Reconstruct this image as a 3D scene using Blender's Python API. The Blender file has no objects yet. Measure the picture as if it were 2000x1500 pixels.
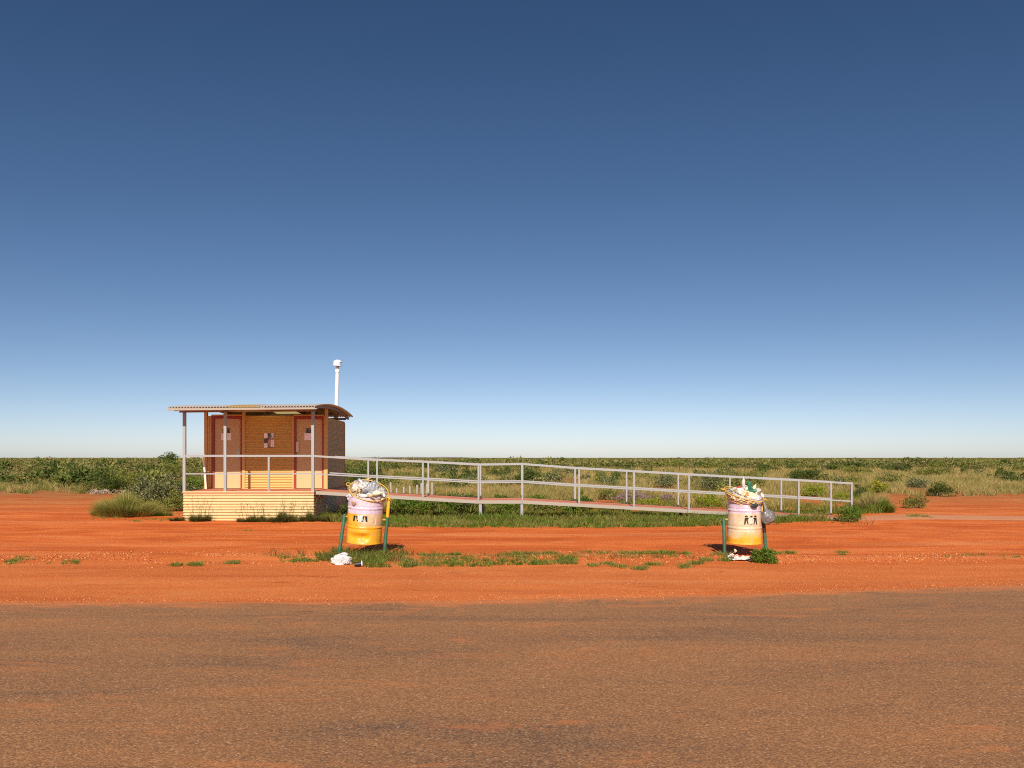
import bpy, bmesh, math, random
import numpy as np
from mathutils import Vector, Matrix, noise as mnoise

S = bpy.context.scene
COL = S.collection
R = math.radians

# ------------------------------------------------------------------ camera
EYE = 1.70                       # eye height above the ground
FPX = 1600.0                     # focal length in pixels of a 2000 px wide picture
cam_d = bpy.data.cameras.new("camera")
cam_d.sensor_width = 36.0
cam_d.lens = 36.0 * FPX / 2000.0
cam_d.shift_y = 144.0 / 2000.0
cam_d.clip_start = 0.05
cam_d.clip_end = 20000.0
cam = bpy.data.objects.new("camera", cam_d)
COL.objects.link(cam)
cam.location = (0, 0, EYE)
cam.rotation_euler = (R(90), 0, 0)
S.camera = cam

# ------------------------------------------------------------------ sky, sun, exposure
SUN_DIR = Vector((0.03, 1.0, -0.665)).normalized()      # the way the light travels
SUN_EL = math.asin(-SUN_DIR.z)
SUN_AZ = math.atan2(-SUN_DIR.x, -SUN_DIR.y)             # towards the sun, clockwise from +Y
W = bpy.data.worlds.new("World")
S.world = W
W.use_nodes = True
nt = W.node_tree
nt.nodes.clear()
sky = nt.nodes.new("ShaderNodeTexSky")
sky.sky_type = 'NISHITA'
sky.sun_disc = False
sky.sun_elevation = SUN_EL
sky.sun_rotation = SUN_AZ
sky.altitude = 1000
sky.air_density = 0.5
sky.dust_density = 1.0
sky.ozone_density = 1.0
bg = nt.nodes.new("ShaderNodeBackground")
bg.inputs[1].default_value = 0.06
wout = nt.nodes.new("ShaderNodeOutputWorld")
# the film's response to the sky: a little more contrast in red and green than in blue, the same for the whole dome
sep = nt.nodes.new("ShaderNodeSeparateColor")
com = nt.nodes.new("ShaderNodeCombineColor")
nt.links.new(sky.outputs[0], sep.inputs[0])
for ch, (g_, k_) in enumerate(((1.40, 0.99), (1.20, 1.11), (1.07, 1.24))):
    pw_ = nt.nodes.new("ShaderNodeMath")
    pw_.operation = 'POWER'
    pw_.inputs[1].default_value = g_
    ml_ = nt.nodes.new("ShaderNodeMath")
    ml_.operation = 'MULTIPLY'
    ml_.inputs[1].default_value = k_
    nt.links.new(sep.outputs[ch], pw_.inputs[0])
    nt.links.new(pw_.outputs[0], ml_.inputs[0])
    nt.links.new(ml_.outputs[0], com.inputs[ch])
nt.links.new(com.outputs[0], bg.inputs[0])
nt.links.new(bg.outputs[0], wout.inputs[0])

sun_d = bpy.data.lights.new("sun", 'SUN')
sun_d.energy = 5.0
sun_d.angle = R(0.53)
sun_d.color = (1.0, 0.945, 0.85)
sun = bpy.data.objects.new("sun", sun_d)
COL.objects.link(sun)
sun.location = (-4, -20, 20)
sun.rotation_euler = SUN_DIR.to_track_quat('-Z', 'Y').to_euler()

S.view_settings.view_transform = 'Standard'
S.view_settings.look = 'None'
S.view_settings.exposure = 0.2
S.view_settings.gamma = 1.0
S.view_settings.use_curve_mapping = False
S.cycles.max_bounces = 6
S.cycles.use_denoising = False
S.cycles.use_adaptive_sampling = False
S.cycles.sampling_pattern = 'TABULATED_SOBOL'
S.cycles.filter_width = 1.05

rng = np.random.default_rng(7)
random.seed(7)


def PX(px, D):
    """lateral position of a picture column at distance D"""
    return (px - 1000.0) * D / FPX


def PZ(py, D):
    return EYE - (py - 894.0) * D / FPX


def GD(py):
    """distance of a ground point from its picture row"""
    return EYE * FPX / (py - 894.0)


# ------------------------------------------------------------------ materials
def srgb(r, g, b):
    def f(c):
        c /= 255.0
        return c / 12.92 if c <= 0.04045 else ((c + 0.055) / 1.055) ** 2.4
    return (f(r), f(g), f(b), 1.0)


def new_mat(name):
    m = bpy.data.materials.new(name)
    m.use_nodes = True
    t = m.node_tree
    b = t.nodes["Principled BSDF"]
    return m, t, b


def N(t, kind, **kw):
    n = t.nodes.new(kind)
    for k, v in kw.items():
        if k.startswith("i_"):
            key = k[2:].replace("_", " ")
            n.inputs[key].default_value = v
        else:
            setattr(n, k, v)
    return n


def ramp(t, fac, stops, interp='LINEAR'):
    n = t.nodes.new("ShaderNodeValToRGB")
    n.color_ramp.interpolation = interp
    el = n.color_ramp.elements
    while len(el) > 1:
        el.remove(el[-1])
    el[0].position = stops[0][0]
    el[0].color = stops[0][1]
    for p, c in stops[1:]:
        e = el.new(p)
        e.color = c
    if fac is not None:
        t.links.new(fac, n.inputs[0])
    return n


def c4(c):
    return tuple(c) + (1.0,) if len(c) == 3 else tuple(c)


def grey(v):
    return (v, v, v, 1)


def mixc(t, fac, a, b, mode='MIX'):
    n = t.nodes.new("ShaderNodeMix")
    n.data_type = 'RGBA'
    n.blend_type = mode
    for sock, v in ((n.inputs[0], fac), (n.inputs[6], a), (n.inputs[7], b)):
        if hasattr(v, "is_linked"):
            t.links.new(v, sock)
        elif isinstance(v, (int, float)):
            sock.default_value = v
        else:
            sock.default_value = c4(v)
    return n.outputs[2]


def mathn(t, op, a, b=0.0, clamp=False):
    n = t.nodes.new("ShaderNodeMath")
    n.operation = op
    n.use_clamp = clamp
    for sock, v in ((n.inputs[0], a), (n.inputs[1], b)):
        if hasattr(v, "is_linked"):
            t.links.new(v, sock)
        else:
            sock.default_value = v
    return n.outputs[0]


def noise_tex(t, scale, detail=4.0, rough=0.6, vec=None, dist=0.0):
    n = t.nodes.new("ShaderNodeTexNoise")
    n.inputs["Scale"].default_value = scale
    n.inputs["Detail"].default_value = detail
    n.inputs["Roughness"].default_value = rough
    n.inputs["Distortion"].default_value = dist
    if vec is not None:
        t.links.new(vec, n.inputs["Vector"])
    return n.outputs[0]


def obj_vec(t, scale=(1, 1, 1), loc=(0, 0, 0)):
    tc = t.nodes.new("ShaderNodeTexCoord")
    mp = t.nodes.new("ShaderNodeMapping")
    mp.inputs["Scale"].default_value = scale
    mp.inputs["Location"].default_value = loc
    t.links.new(tc.outputs["Object"], mp.inputs["Vector"])
    return mp.outputs[0]


def pos_vec(t, scale=(1, 1, 1)):
    g = t.nodes.new("ShaderNodeNewGeometry")
    mp = t.nodes.new("ShaderNodeMapping")
    mp.inputs["Scale"].default_value = scale
    t.links.new(g.outputs["Position"], mp.inputs["Vector"])
    return mp.outputs[0]


def add_bump(t, b, height, strength=0.3, dist=0.01):
    n = t.nodes.new("ShaderNodeBump")
    n.inputs["Strength"].default_value = strength
    n.inputs["Distance"].default_value = dist
    t.links.new(height, n.inputs["Height"])
    t.links.new(n.outputs[0], b.inputs["Normal"])


def painted(name, col, rough=0.5, dirt=0.25, dirtcol=(0.30, 0.10, 0.04), scale=3.0, metal=0.0, bump=0.0):
    """paint or bare metal with uneven red dust on it"""
    m, t, b = new_mat(name)
    v = pos_vec(t)
    n1 = noise_tex(t, scale, 5, 0.65, v)
    f = ramp(t, n1, [(0.40, grey(0)), (0.75, grey(1))]).outputs[0]
    f = mathn(t, 'MULTIPLY', f, dirt)
    c = mixc(t, f, col, dirtcol)
    n2 = noise_tex(t, scale * 14, 3, 0.6, v)
    c = mixc(t, 0.07, c, ramp(t, n2, [(0.3, grey(0.35)), (0.7, grey(0.65))]).outputs[0], 'OVERLAY')
    t.links.new(c, b.inputs["Base Color"])
    b.inputs["Roughness"].default_value = rough
    b.inputs["Metallic"].default_value = metal
    if bump:
        add_bump(t, b, n2, bump, 0.004)
    return m


def foliage(name, cols, transl=0.16, rough=0.55, patch=0.0, patchcols=None, pscale=0.15):
    """leaves and blades: every leaf its own tint, drawn at random from a short range"""
    m, t, b = new_mat(name)
    g = t.nodes.new("ShaderNodeNewGeometry")
    n = len(cols)
    r = ramp(t, g.outputs["Random Per Island"], [(i / (n - 1), c4(c)) for i, c in enumerate(cols)])
    col = r.outputs[0]
    if patch:
        pn = noise_tex(t, pscale, 3, 0.6, g.outputs["Position"])
        f = ramp(t, pn, [(0.42, grey(0)), (0.60, grey(1))]).outputs[0]
        f = mathn(t, 'MULTIPLY', f, patch)
        k = len(patchcols)
        r2 = ramp(t, g.outputs["Random Per Island"], [(i / (k - 1), c4(c)) for i, c in enumerate(patchcols)])
        col = mixc(t, f, col, r2.outputs[0])
    t.links.new(col, b.inputs["Base Color"])
    b.inputs["Roughness"].default_value = rough
    b.inputs["Specular IOR Level"].default_value = 0.08
    tr = t.nodes.new("ShaderNodeBsdfTranslucent")
    t.links.new(col, tr.inputs[0])
    mx = t.nodes.new("ShaderNodeMixShader")
    mx.inputs[0].default_value = transl
    out = t.nodes["Material Output"]
    t.links.new(b.outputs[0], mx.inputs[1])
    t.links.new(tr.outputs[0], mx.inputs[2])
    t.links.new(mx.outputs[0], out.inputs[0])
    return m


def M_ground():
    m, t, b = new_mat("red_dirt")
    g = t.nodes.new("ShaderNodeNewGeometry")
    sep = t.nodes.new("ShaderNodeSeparateXYZ")
    t.links.new(g.outputs["Position"], sep.inputs[0])
    streak = noise_tex(t, 1.0, 7, 0.66, pos_vec(t, (0.30, 0.95, 1)), 1.2)
    blot = noise_tex(t, 0.35, 5, 0.6, pos_vec(t))
    fine = noise_tex(t, 38, 3, 0.7, pos_vec(t))
    grain = noise_tex(t, 160, 2, 0.6, pos_vec(t))
    deep = (0.64, 0.132, 0.026)
    mid = (0.78, 0.185, 0.042)
    pale = (0.82, 0.27, 0.085)
    c = ramp(t, streak, [(0.24, c4((0.50, 0.092, 0.020))), (0.44, c4(deep)), (0.56, c4(mid)), (0.74, c4(pale))]).outputs[0]
    # gravelly shoulder next to the seal is paler than the trodden yard
    yy = mathn(t, 'ADD', sep.outputs[1], mathn(t, 'MULTIPLY', mathn(t, 'SUBTRACT', blot, 0.5), 4.0))
    f = t.nodes.new("ShaderNodeMapRange")
    f.inputs[1].default_value = 15.2
    f.inputs[2].default_value = 12.4
    t.links.new(yy, f.inputs[0])
    c = mixc(t, mathn(t, 'MULTIPLY', f.outputs[0], 0.55), c, (0.66, 0.205, 0.060))
    spot = noise_tex(t, 1.0, 4, 0.55, pos_vec(t, (0.8, 2.6, 1)), 0.5)
    c = mixc(t, mathn(t, 'MULTIPLY', ramp(t, spot, [(0.66, grey(0)), (0.74, grey(1))]).outputs[0], 0.55), c, (0.30, 0.050, 0.012))
    trk = noise_tex(t, 1.0, 3, 0.5, pos_vec(t, (0.07, 0.85, 1)), 0.9)
    c = mixc(t, mathn(t, 'MULTIPLY', ramp(t, trk, [(0.54, grey(0)), (0.66, grey(1))]).outputs[0], 0.40), c, (0.78, 0.29, 0.11))
    c = mixc(t, mathn(t, 'MULTIPLY', ramp(t, trk, [(0.34, grey(1)), (0.44, grey(0))]).outputs[0], 0.35), c, (0.46, 0.082, 0.018))
    # loose stones and coarse sand
    vo = t.nodes.new("ShaderNodeTexVoronoi")
    vo.inputs["Scale"].default_value = 26
    t.links.new(pos_vec(t), vo.inputs["Vector"])
    st = ramp(t, vo.outputs["Distance"], [(0.10, grey(1)), (0.22, grey(0))]).outputs[0]
    sel = ramp(t, noise_tex(t, 2.2, 3, 0.6, pos_vec(t)), [(0.46, grey(0)), (0.68, grey(1))]).outputs[0]
    st = mathn(t, 'MULTIPLY', st, sel)
    c = mixc(t, mathn(t, 'MULTIPLY', st, 0.55), c, (0.66, 0.36, 0.19))
    c = mixc(t, 0.70, c, ramp(t, fine, [(0.25, grey(0.18)), (0.75, grey(0.85))]).outputs[0], 'OVERLAY')
    c = mixc(t, 0.60, c, ramp(t, grain, [(0.25, grey(0.15)), (0.8, grey(0.90))]).outputs[0], 'OVERLAY')
    # dry leaf litter under the scrub
    lit = ramp(t, noise_tex(t, 0.8, 4, 0.6, pos_vec(t)), [(0.40, c4((0.33, 0.10, 0.03))), (0.52, c4((0.30, 0.20, 0.08))), (0.64, c4((0.13, 0.13, 0.035)))]).outputs[0]
    f2 = t.nodes.new("ShaderNodeMapRange")
    f2.inputs[1].default_value = 24.0
    f2.inputs[2].default_value = 46.0
    t.links.new(yy, f2.inputs[0])
    c = mixc(t, mathn(t, 'MULTIPLY', f2.outputs[0], 0.92), c, lit)
    t.links.new(c, b.inputs["Base Color"])
    b.inputs["Roughness"].default_value = 0.95
    b.inputs["Specular IOR Level"].default_value = 0.1
    h = mathn(t, 'ADD', mathn(t, 'MULTIPLY', fine, 0.8), mathn(t, 'ADD', mathn(t, 'MULTIPLY', grain, 0.3), mathn(t, 'MULTIPLY', st, 0.9)))
    add_bump(t, b, h, 0.9, 0.022)
    return m


def M_asphalt():
    m, t, b = new_mat("dusty_asphalt")
    v = pos_vec(t)
    blot = noise_tex(t, 1.0, 5, 0.62, pos_vec(t, (0.28, 1.15, 1)), 0.8)
    tyre = noise_tex(t, 1.0, 3, 0.5, pos_vec(t, (0.07, 1.9, 1)), 0.3)
    agg = t.nodes.new("ShaderNodeTexVoronoi")
    agg.inputs["Scale"].default_value = 80
    t.links.new(v, agg.inputs["Vector"])
    fine = noise_tex(t, 110, 3, 0.7, v)
    c = ramp(t, blot, [(0.28, c4((0.120, 0.075, 0.052))), (0.42, c4((0.270, 0.126, 0.056))), (0.58, c4((0.350, 0.155, 0.062))), (0.78, c4((0.50, 0.175, 0.052)))]).outputs[0]
    c = mixc(t, mathn(t, 'MULTIPLY', ramp(t, tyre, [(0.30, grey(1)), (0.44, grey(0))]).outputs[0], 0.62), c, (0.135, 0.082, 0.052))
    stone = ramp(t, agg.outputs["Color"], [(0.0, c4((0.05, 0.034, 0.026))), (0.25, c4((0.16, 0.085, 0.05))), (0.55, c4((0.36, 0.160, 0.066))), (0.85, c4((0.54, 0.27, 0.12))), (1.0, c4((0.76, 0.56, 0.38)))]).outputs[0]
    c = mixc(t, 0.46, c, stone)
    c = mixc(t, 0.48, c, ramp(t, fine, [(0.25, grey(0.12)), (0.8, grey(0.92))]).outputs[0], 'OVERLAY')
    # oil spots and damp marks
    spot = noise_tex(t, 1.0, 4, 0.55, pos_vec(t, (1.1, 3.2, 1)), 0.4)
    c = mixc(t, mathn(t, 'MULTIPLY', ramp(t, spot, [(0.70, grey(0)), (0.76, grey(1))]).outputs[0], 0.75), c, (0.10, 0.045, 0.025))
    # red sand lying in thin drifts, thick at the broken edge
    at = t.nodes.new("ShaderNodeAttribute")
    at.attribute_name = "near_edge"
    dn = noise_tex(t, 1.0, 6, 0.68, pos_vec(t, (0.9, 3.0, 1)), 0.8)
    dr = mathn(t, 'ADD', mathn(t, 'MULTIPLY', mathn(t, 'POWER', at.outputs["Fac"], 3.0), 0.42), dn)
    c = mixc(t, mathn(t, 'MULTIPLY', ramp(t, dr, [(0.57, grey(0)), (0.80, grey(1))]).outputs[0], 0.85), c, (0.62, 0.19, 0.058))
    t.links.new(c, b.inputs["Base Color"])
    b.inputs["Roughness"].default_value = 0.9
    b.inputs["Specular IOR Level"].default_value = 0.2
    h = mathn(t, 'ADD', mathn(t, 'SUBTRACT', 1.0, agg.outputs["Distance"]), fine)
    add_bump(t, b, h, 0.55, 0.005)
    return m


def M_drum(name, kind):
    """flaking drum paint: lilac top coat over faded yellow"""
    m, t, b = new_mat(name)
    tc = t.nodes.new("ShaderNodeTexCoord")
    sep = t.nodes.new("ShaderNodeSeparateXYZ")
    t.links.new(tc.outputs["Object"], sep.inputs[0])
    v = tc.outputs["Object"]
    z = sep.outputs[2]
    wob = mathn(t, 'MULTIPLY', mathn(t, 'SUBTRACT', noise_tex(t, 7, 3, 0.6, v), 0.5), 0.030)
    zz = mathn(t, 'ADD', z, wob)
    blot = noise_tex(t, 6.5, 5, 0.65, v)
    big = noise_tex(t, 3.0, 4, 0.6, v)
    lil = ramp(t, blot, [(0.30, c4((0.50, 0.39, 0.52))), (0.55, c4((0.66, 0.54, 0.63))), (0.75, c4((0.74, 0.68, 0.69)))]).outputs[0]
    yel = ramp(t, blot, [(0.30, c4((0.74, 0.32, 0.010))), (0.55, c4((0.80, 0.37, 0.014))), (0.75, c4((0.82, 0.44, 0.05)))]).outputs[0]
    crm = ramp(t, blot, [(0.30, c4((0.60, 0.40, 0.22))), (0.55, c4((0.68, 0.52, 0.34))), (0.72, c4((0.72, 0.63, 0.50)))]).outputs[0]
    if kind == 0:
        # cream where the yellow has worn off round the emblem, on the right half
        fx = t.nodes.new("ShaderNodeMapRange")
        fx.inputs[1].default_value = -0.16
        fx.inputs[2].default_value = 0.02
        t.links.new(mathn(t, 'ADD', sep.outputs[0], mathn(t, 'MULTIPLY', mathn(t, 'SUBTRACT', big, 0.5), 0.5)), fx.inputs[0])
        fz = ramp(t, zz, [(0.295, grey(0)), (0.33, grey(1))]).outputs[0]
        low = mixc(t, mathn(t, 'MULTIPLY', mathn(t, 'MULTIPLY', fx.outputs[0], fz), 0.85), yel, crm)
        rust = ramp(t, noise_tex(t, 11, 5, 0.7, v), [(0.60, grey(0)), (0.66, grey(1))]).outputs[0]
        low = mixc(t, mathn(t, 'MULTIPLY', mathn(t, 'MULTIPLY', rust, fz), 0.7), low, (0.30, 0.22, 0.17))
        c = mixc(t, ramp(t, zz, [(0.515, grey(0)), (0.522, grey(1))]).outputs[0], low, lil)
    else:
        edge = mathn(t, 'ADD', z, mathn(t, 'MULTIPLY', mathn(t, 'SUBTRACT', big, 0.5), 0.32))
        edge = mathn(t, 'SUBTRACT', edge, mathn(t, 'MULTIPLY', sep.outputs[0], 0.22))
        low = mixc(t, ramp(t, edge, [(0.10, grey(0)), (0.24, grey(1))]).outputs[0], yel, crm)
        c = mixc(t, ramp(t, zz, [(0.525, grey(0)), (0.532, grey(1))]).outputs[0], low, lil)
    sc = ramp(t, noise_tex(t, 40, 4, 0.7, v), [(0.60, grey(0)), (0.66, grey(1))]).outputs[0]
    c = mixc(t, mathn(t, 'MULTIPLY', sc, 0.6), c, (0.25, 0.12, 0.07))
    chip = ramp(t, noise_tex(t, 13, 6, 0.75, v, 0.6), [(0.58, grey(0)), (0.61, grey(1))]).outputs[0]
    c = mixc(t, mathn(t, 'MULTIPLY', chip, 0.65), c, (0.42, 0.30, 0.22))
    drip = noise_tex(t, 1.0, 4, 0.6, obj_vec(t, (22, 22, 1.2)))
    c = mixc(t, mathn(t, 'MULTIPLY', ramp(t, drip, [(0.55, grey(0)), (0.78, grey(1))]).outputs[0], 0.5), c, (0.40, 0.19, 0.08))
    t.links.new(c, b.inputs["Base Color"])
    b.inputs["Roughness"].default_value = 0.42
    add_bump(t, b, blot, 0.12, 0.01)
    return m


def M_bag(name, cols, rough=0.3, scale=9.0, transl=0.0, rnd=0.6):
    """thin plastic film, with the packaging inside showing as blotches"""
    m, t, b = new_mat(name)
    v = obj_vec(t)
    vo = t.nodes.new("ShaderNodeTexVoronoi")
    vo.inputs["Scale"].default_value = scale
    vo.inputs["Randomness"].default_value = 1.0
    t.links.new(v, vo.inputs["Vector"])
    sx = t.nodes.new("ShaderNodeSeparateColor")
    t.links.new(vo.outputs["Color"], sx.inputs[0])
    n = len(cols)
    c = ramp(t, sx.outputs[0], [(i / max(1, n - 1), c4(cc)) for i, cc in enumerate(cols)]).outputs[0]
    n2 = noise_tex(t, scale * 3, 4, 0.7, v)
    c = mixc(t, 0.35, c, ramp(t, n2, [(0.3, grey(0.3)), (0.7, grey(0.8))]).outputs[0], 'OVERLAY')
    t.links.new(c, b.inputs["Base Color"])
    b.inputs["Roughness"].default_value = rough
    add_bump(t, b, noise_tex(t, min(scale, 9.0) * 1.5, 4, 0.6, v, 1.2), 0.45, 0.02)
    return m


def M_print(name, paper, ink, sx=30, sz=70, amount=0.5):
    """a printed sheet seen from too far to read: rows of broken ink"""
    m, t, b = new_mat(name)
    v = obj_vec(t, (sx, 1, sz))
    n1 = noise_tex(t, 1.0, 3, 0.7, v)
    f = ramp(t, n1, [(0.50, grey(0)), (0.60, grey(1))]).outputs[0]
    c = mixc(t, mathn(t, 'MULTIPLY', f, amount), paper, ink)
    t.links.new(c, b.inputs["Base Color"])
    b.inputs["Roughness"].default_value = 0.45
    return m


def plain(name, col, rough=0.5, metal=0.0):
    m, t, b = new_mat(name)
    v = pos_vec(t)
    n = noise_tex(t, 18, 4, 0.6, v)
    c = mixc(t, 0.18, col, ramp(t, n, [(0.3, grey(0.3)), (0.7, grey(0.75))]).outputs[0], 'OVERLAY')
    t.links.new(c, b.inputs["Base Color"])
    b.inputs["Roughness"].default_value = rough
    b.inputs["Metallic"].default_value = metal
    return m


MT = {}
MT["ground"] = M_ground()
MT["asphalt"] = M_asphalt()
MT["path"] = painted("pale_dirt_path", (0.60, 0.24, 0.10), 0.95, 0.5, (0.50, 0.13, 0.04), 1.6, bump=0.5)
MT["cream"] = painted("cream_wall_paint", (0.53, 0.355, 0.110), 0.5, 0.10, (0.50, 0.22, 0.08), 2.2)
MT["skirt"] = painted("cream_skirt_paint", (0.62, 0.455, 0.225), 0.5, 0.2, (0.52, 0.22, 0.08), 2.2)
MT["doorpaint"] = painted("peach_door_paint", (0.52, 0.385, 0.185), 0.45, 0.12, (0.48, 0.22, 0.09), 2.6)
MT["redframe"] = painted("dark_red_frame", (0.27, 0.026, 0.012), 0.45, 0.1)
MT["deck"] = painted("red_dusty_deck", (0.66, 0.200, 0.100), 0.85, 0.5, (0.66, 0.25, 0.12), 2.5, bump=0.2)
MT["galv"] = painted("galvanised_steel", (0.305, 0.308, 0.305), 0.5, 0.16, (0.33, 0.22, 0.15), 6.0, metal=0.0)
MT["fascia"] = painted("pale_fascia", (0.33, 0.285, 0.23), 0.55, 0.45, (0.36, 0.25, 0.14), 4.0)
MT["roof"] = painted("roof_sheet", (0.66, 0.60, 0.52), 0.45, 0.2, (0.45, 0.28, 0.16), 2.0, metal=0.1)
MT["steel_dark"] = painted("grey_rafter_paint", (0.30, 0.22, 0.16), 0.6, 0.3)
MT["white"] = painted("white_plastic", (0.74, 0.73, 0.70), 0.35, 0.06)
MT["whitebatten"] = painted("white_batten", (0.80, 0.74, 0.64), 0.5, 0.15)
MT["bollard"] = painted("weathered_post", (0.33, 0.30, 0.25), 0.8, 0.4, (0.35, 0.2, 0.12), 5.0)
MT["picket"] = plain("dark_picket", (0.05, 0.035, 0.03), 0.8)
MT["green_post"] = painted("green_post_paint", (0.022, 0.105, 0.046), 0.5, 0.6, (0.09, 0.15, 0.10), 9.0)
MT["yellow_post"] = painted("yellow_post_paint", (0.72, 0.36, 0.02), 0.45, 0.2, (0.4, 0.2, 0.06), 8.0)
MT["wire"] = painted("yellow_wire", (0.70, 0.44, 0.09), 0.45, 0.3, (0.40, 0.22, 0.09), 14.0)
MT["ink"] = plain("black_paint", (0.012, 0.011, 0.012), 0.5)
MT["whiteink"] = plain("white_print", (0.78, 0.74, 0.66), 0.5)
MT["blackband"] = plain("black_band", (0.02, 0.014, 0.012), 0.5)  # colour only: a black band partway up one bin post
MT["black"] = plain("black_card", (0.018, 0.016, 0.016), 0.5)
MT["dark"] = plain("dark_gap", (0.05, 0.035, 0.03), 0.8)
MT["signgrey"] = plain("grey_sign", (0.16, 0.16, 0.17), 0.5)
MT["notice_white"] = M_print("white_notice", (0.93, 0.93, 0.97), (0.22, 0.18, 0.20), 22, 60, 0.45)
MT["notice_pink"] = M_print("pale_pink_notice", (0.90, 0.82, 0.84), (0.28, 0.16, 0.17), 26, 66, 0.5)
MT["notice_black"] = M_print("dark_notice", (0.030, 0.026, 0.030), (0.35, 0.33, 0.38), 24, 40, 0.7)
MT["notice_grey"] = M_print("grey_notice", (0.62, 0.66, 0.74), (0.03, 0.03, 0.035), 14, 18, 0.8)
MT["notice_face"] = M_print("brown_photo_notice", (0.10, 0.055, 0.045), (0.58, 0.36, 0.28), 9, 9, 0.8)
MT["hinge"] = plain("grey_hardware", (0.36, 0.35, 0.34), 0.35, 0.4)
MT["handle"] = plain("cream_handle", (0.62, 0.58, 0.45), 0.4)
MT["drumA"] = M_drum("drum_paint_yellow", 0)
MT["drumB"] = M_drum("drum_paint_faded", 1)
MT["inside"] = plain("drum_inside", (0.06, 0.04, 0.03), 0.8)
MT["bagmix"] = M_bag("mixed_rubbish_bag", [(0.34, 0.26, 0.21), (0.60, 0.54, 0.50), (0.13, 0.09, 0.07), (0.46, 0.35, 0.26), (0.74, 0.72, 0.70), (0.30, 0.20, 0.15)], 0.35, 22)
MT["bagpale"] = M_bag("pale_rubbish_bag", [(0.52, 0.47, 0.40), (0.70, 0.68, 0.66), (0.15, 0.12, 0.11), (0.60, 0.48, 0.28), (0.46, 0.42, 0.50), (0.30, 0.29, 0.20), (0.72, 0.70, 0.66)], 0.3, 24)
MT["baggrey"] = M_bag("grey_bin_bag", [(0.22, 0.22, 0.23), (0.32, 0.32, 0.33), (0.26, 0.25, 0.25)], 0.25, 5)
MT["baghang"] = M_bag("smoky_bag", [(0.115, 0.105, 0.105), (0.20, 0.185, 0.18), (0.085, 0.07, 0.07)], 0.28, 5)
MT["bagwhite"] = M_bag("white_plastic_bag", [(0.52, 0.51, 0.52), (0.58, 0.56, 0.54), (0.46, 0.42, 0.40)], 0.3, 8)
MT["liner"] = M_bag("white_liner", [(0.64, 0.64, 0.64), (0.60, 0.62, 0.64), (0.64, 0.60, 0.52)], 0.4, 7)
MT["paper"] = M_bag("white_paper", [(0.68, 0.66, 0.62), (0.64, 0.60, 0.55), (0.62, 0.42, 0.10)], 0.6, 5)
for nm, cc in (("lit_white", (0.66, 0.64, 0.58)), ("lit_cream", (0.58, 0.46, 0.26)), ("lit_red", (0.55, 0.06, 0.03)), ("lit_orange", (0.72, 0.22, 0.05)),
               ("lit_green", (0.03, 0.16, 0.08)), ("lit_black", (0.02, 0.02, 0.02)), ("lit_brown", (0.30, 0.17, 0.09)), ("lit_grey", (0.42, 0.40, 0.42)), ("lit_mint", (0.55, 0.66, 0.42))):
    MT[nm] = plain(nm, cc, 0.45)
MT["bark"] = painted("shrub_bark", (0.13, 0.085, 0.055), 0.9, 0.3, (0.3, 0.15, 0.08), 12)
MT["deadwood"] = painted("bleached_twigs", (0.42, 0.36, 0.26), 0.9, 0.2)
MT["hill"] = plain("far_hill", (0.26, 0.24, 0.24), 0.95)
MT["f_dark"] = foliage("leaf_dark", [(0.028, 0.048, 0.010), (0.074, 0.106, 0.021), (0.145, 0.172, 0.042)])
MT["f_olive"] = foliage("leaf_olive", [(0.076, 0.090, 0.019), (0.170, 0.184, 0.036), (0.265, 0.255, 0.064)])
MT["f_grey"] = foliage("leaf_grey", [(0.040, 0.056, 0.014), (0.110, 0.130, 0.040), (0.33, 0.33, 0.18)])
MT["f_lime"] = foliage("leaf_lime", [(0.120, 0.155, 0.010), (0.240, 0.280, 0.022), (0.34, 0.36, 0.05)])
MT["f_green"] = foliage("leaf_green", [(0.050, 0.092, 0.011), (0.108, 0.172, 0.020), (0.180, 0.240, 0.036)])
MT["f_purple"] = foliage("flower_purple", [(0.15, 0.10, 0.095), (0.36, 0.24, 0.25), (0.24, 0.18, 0.10)])
MT["f_yellowflower"] = foliage("flower_yellow", [(0.60, 0.36, 0.02), (0.70, 0.45, 0.03)])
MT["f_far"] = foliage("leaf_far", [(0.100, 0.112, 0.024), (0.190, 0.196, 0.044), (0.290, 0.270, 0.078)], patch=0.8,
                      patchcols=[(0.060, 0.066, 0.020), (0.20, 0.17, 0.07), (0.36, 0.28, 0.13)], pscale=0.035)
MT["g_dry"] = foliage("blade_dry", [(0.14, 0.105, 0.030), (0.33, 0.245, 0.085), (0.58, 0.43, 0.18)], patch=0.85,
                      patchcols=[(0.075, 0.090, 0.016), (0.185, 0.175, 0.040), (0.34, 0.27, 0.085)], pscale=0.22)
MT["g_spinifex"] = foliage("blade_spinifex", [(0.110, 0.125, 0.016), (0.220, 0.225, 0.035), (0.46, 0.38, 0.14)])
MT["g_green"] = foliage("blade_green", [(0.038, 0.066, 0.008), (0.100, 0.148, 0.016), (0.215, 0.240, 0.038)], patch=0.65,
                        patchcols=[(0.10, 0.085, 0.020), (0.22, 0.18, 0.05), (0.36, 0.27, 0.09)], pscale=0.9)
MT["g_weed"] = foliage("blade_weed", [(0.040, 0.046, 0.010), (0.085, 0.090, 0.020), (0.17, 0.14, 0.04)])
MT["stone"] = foliage("gravel_stones", [(0.38, 0.095, 0.028), (0.56, 0.17, 0.055), (0.64, 0.29, 0.125)], transl=0.0, rough=0.9)
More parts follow.
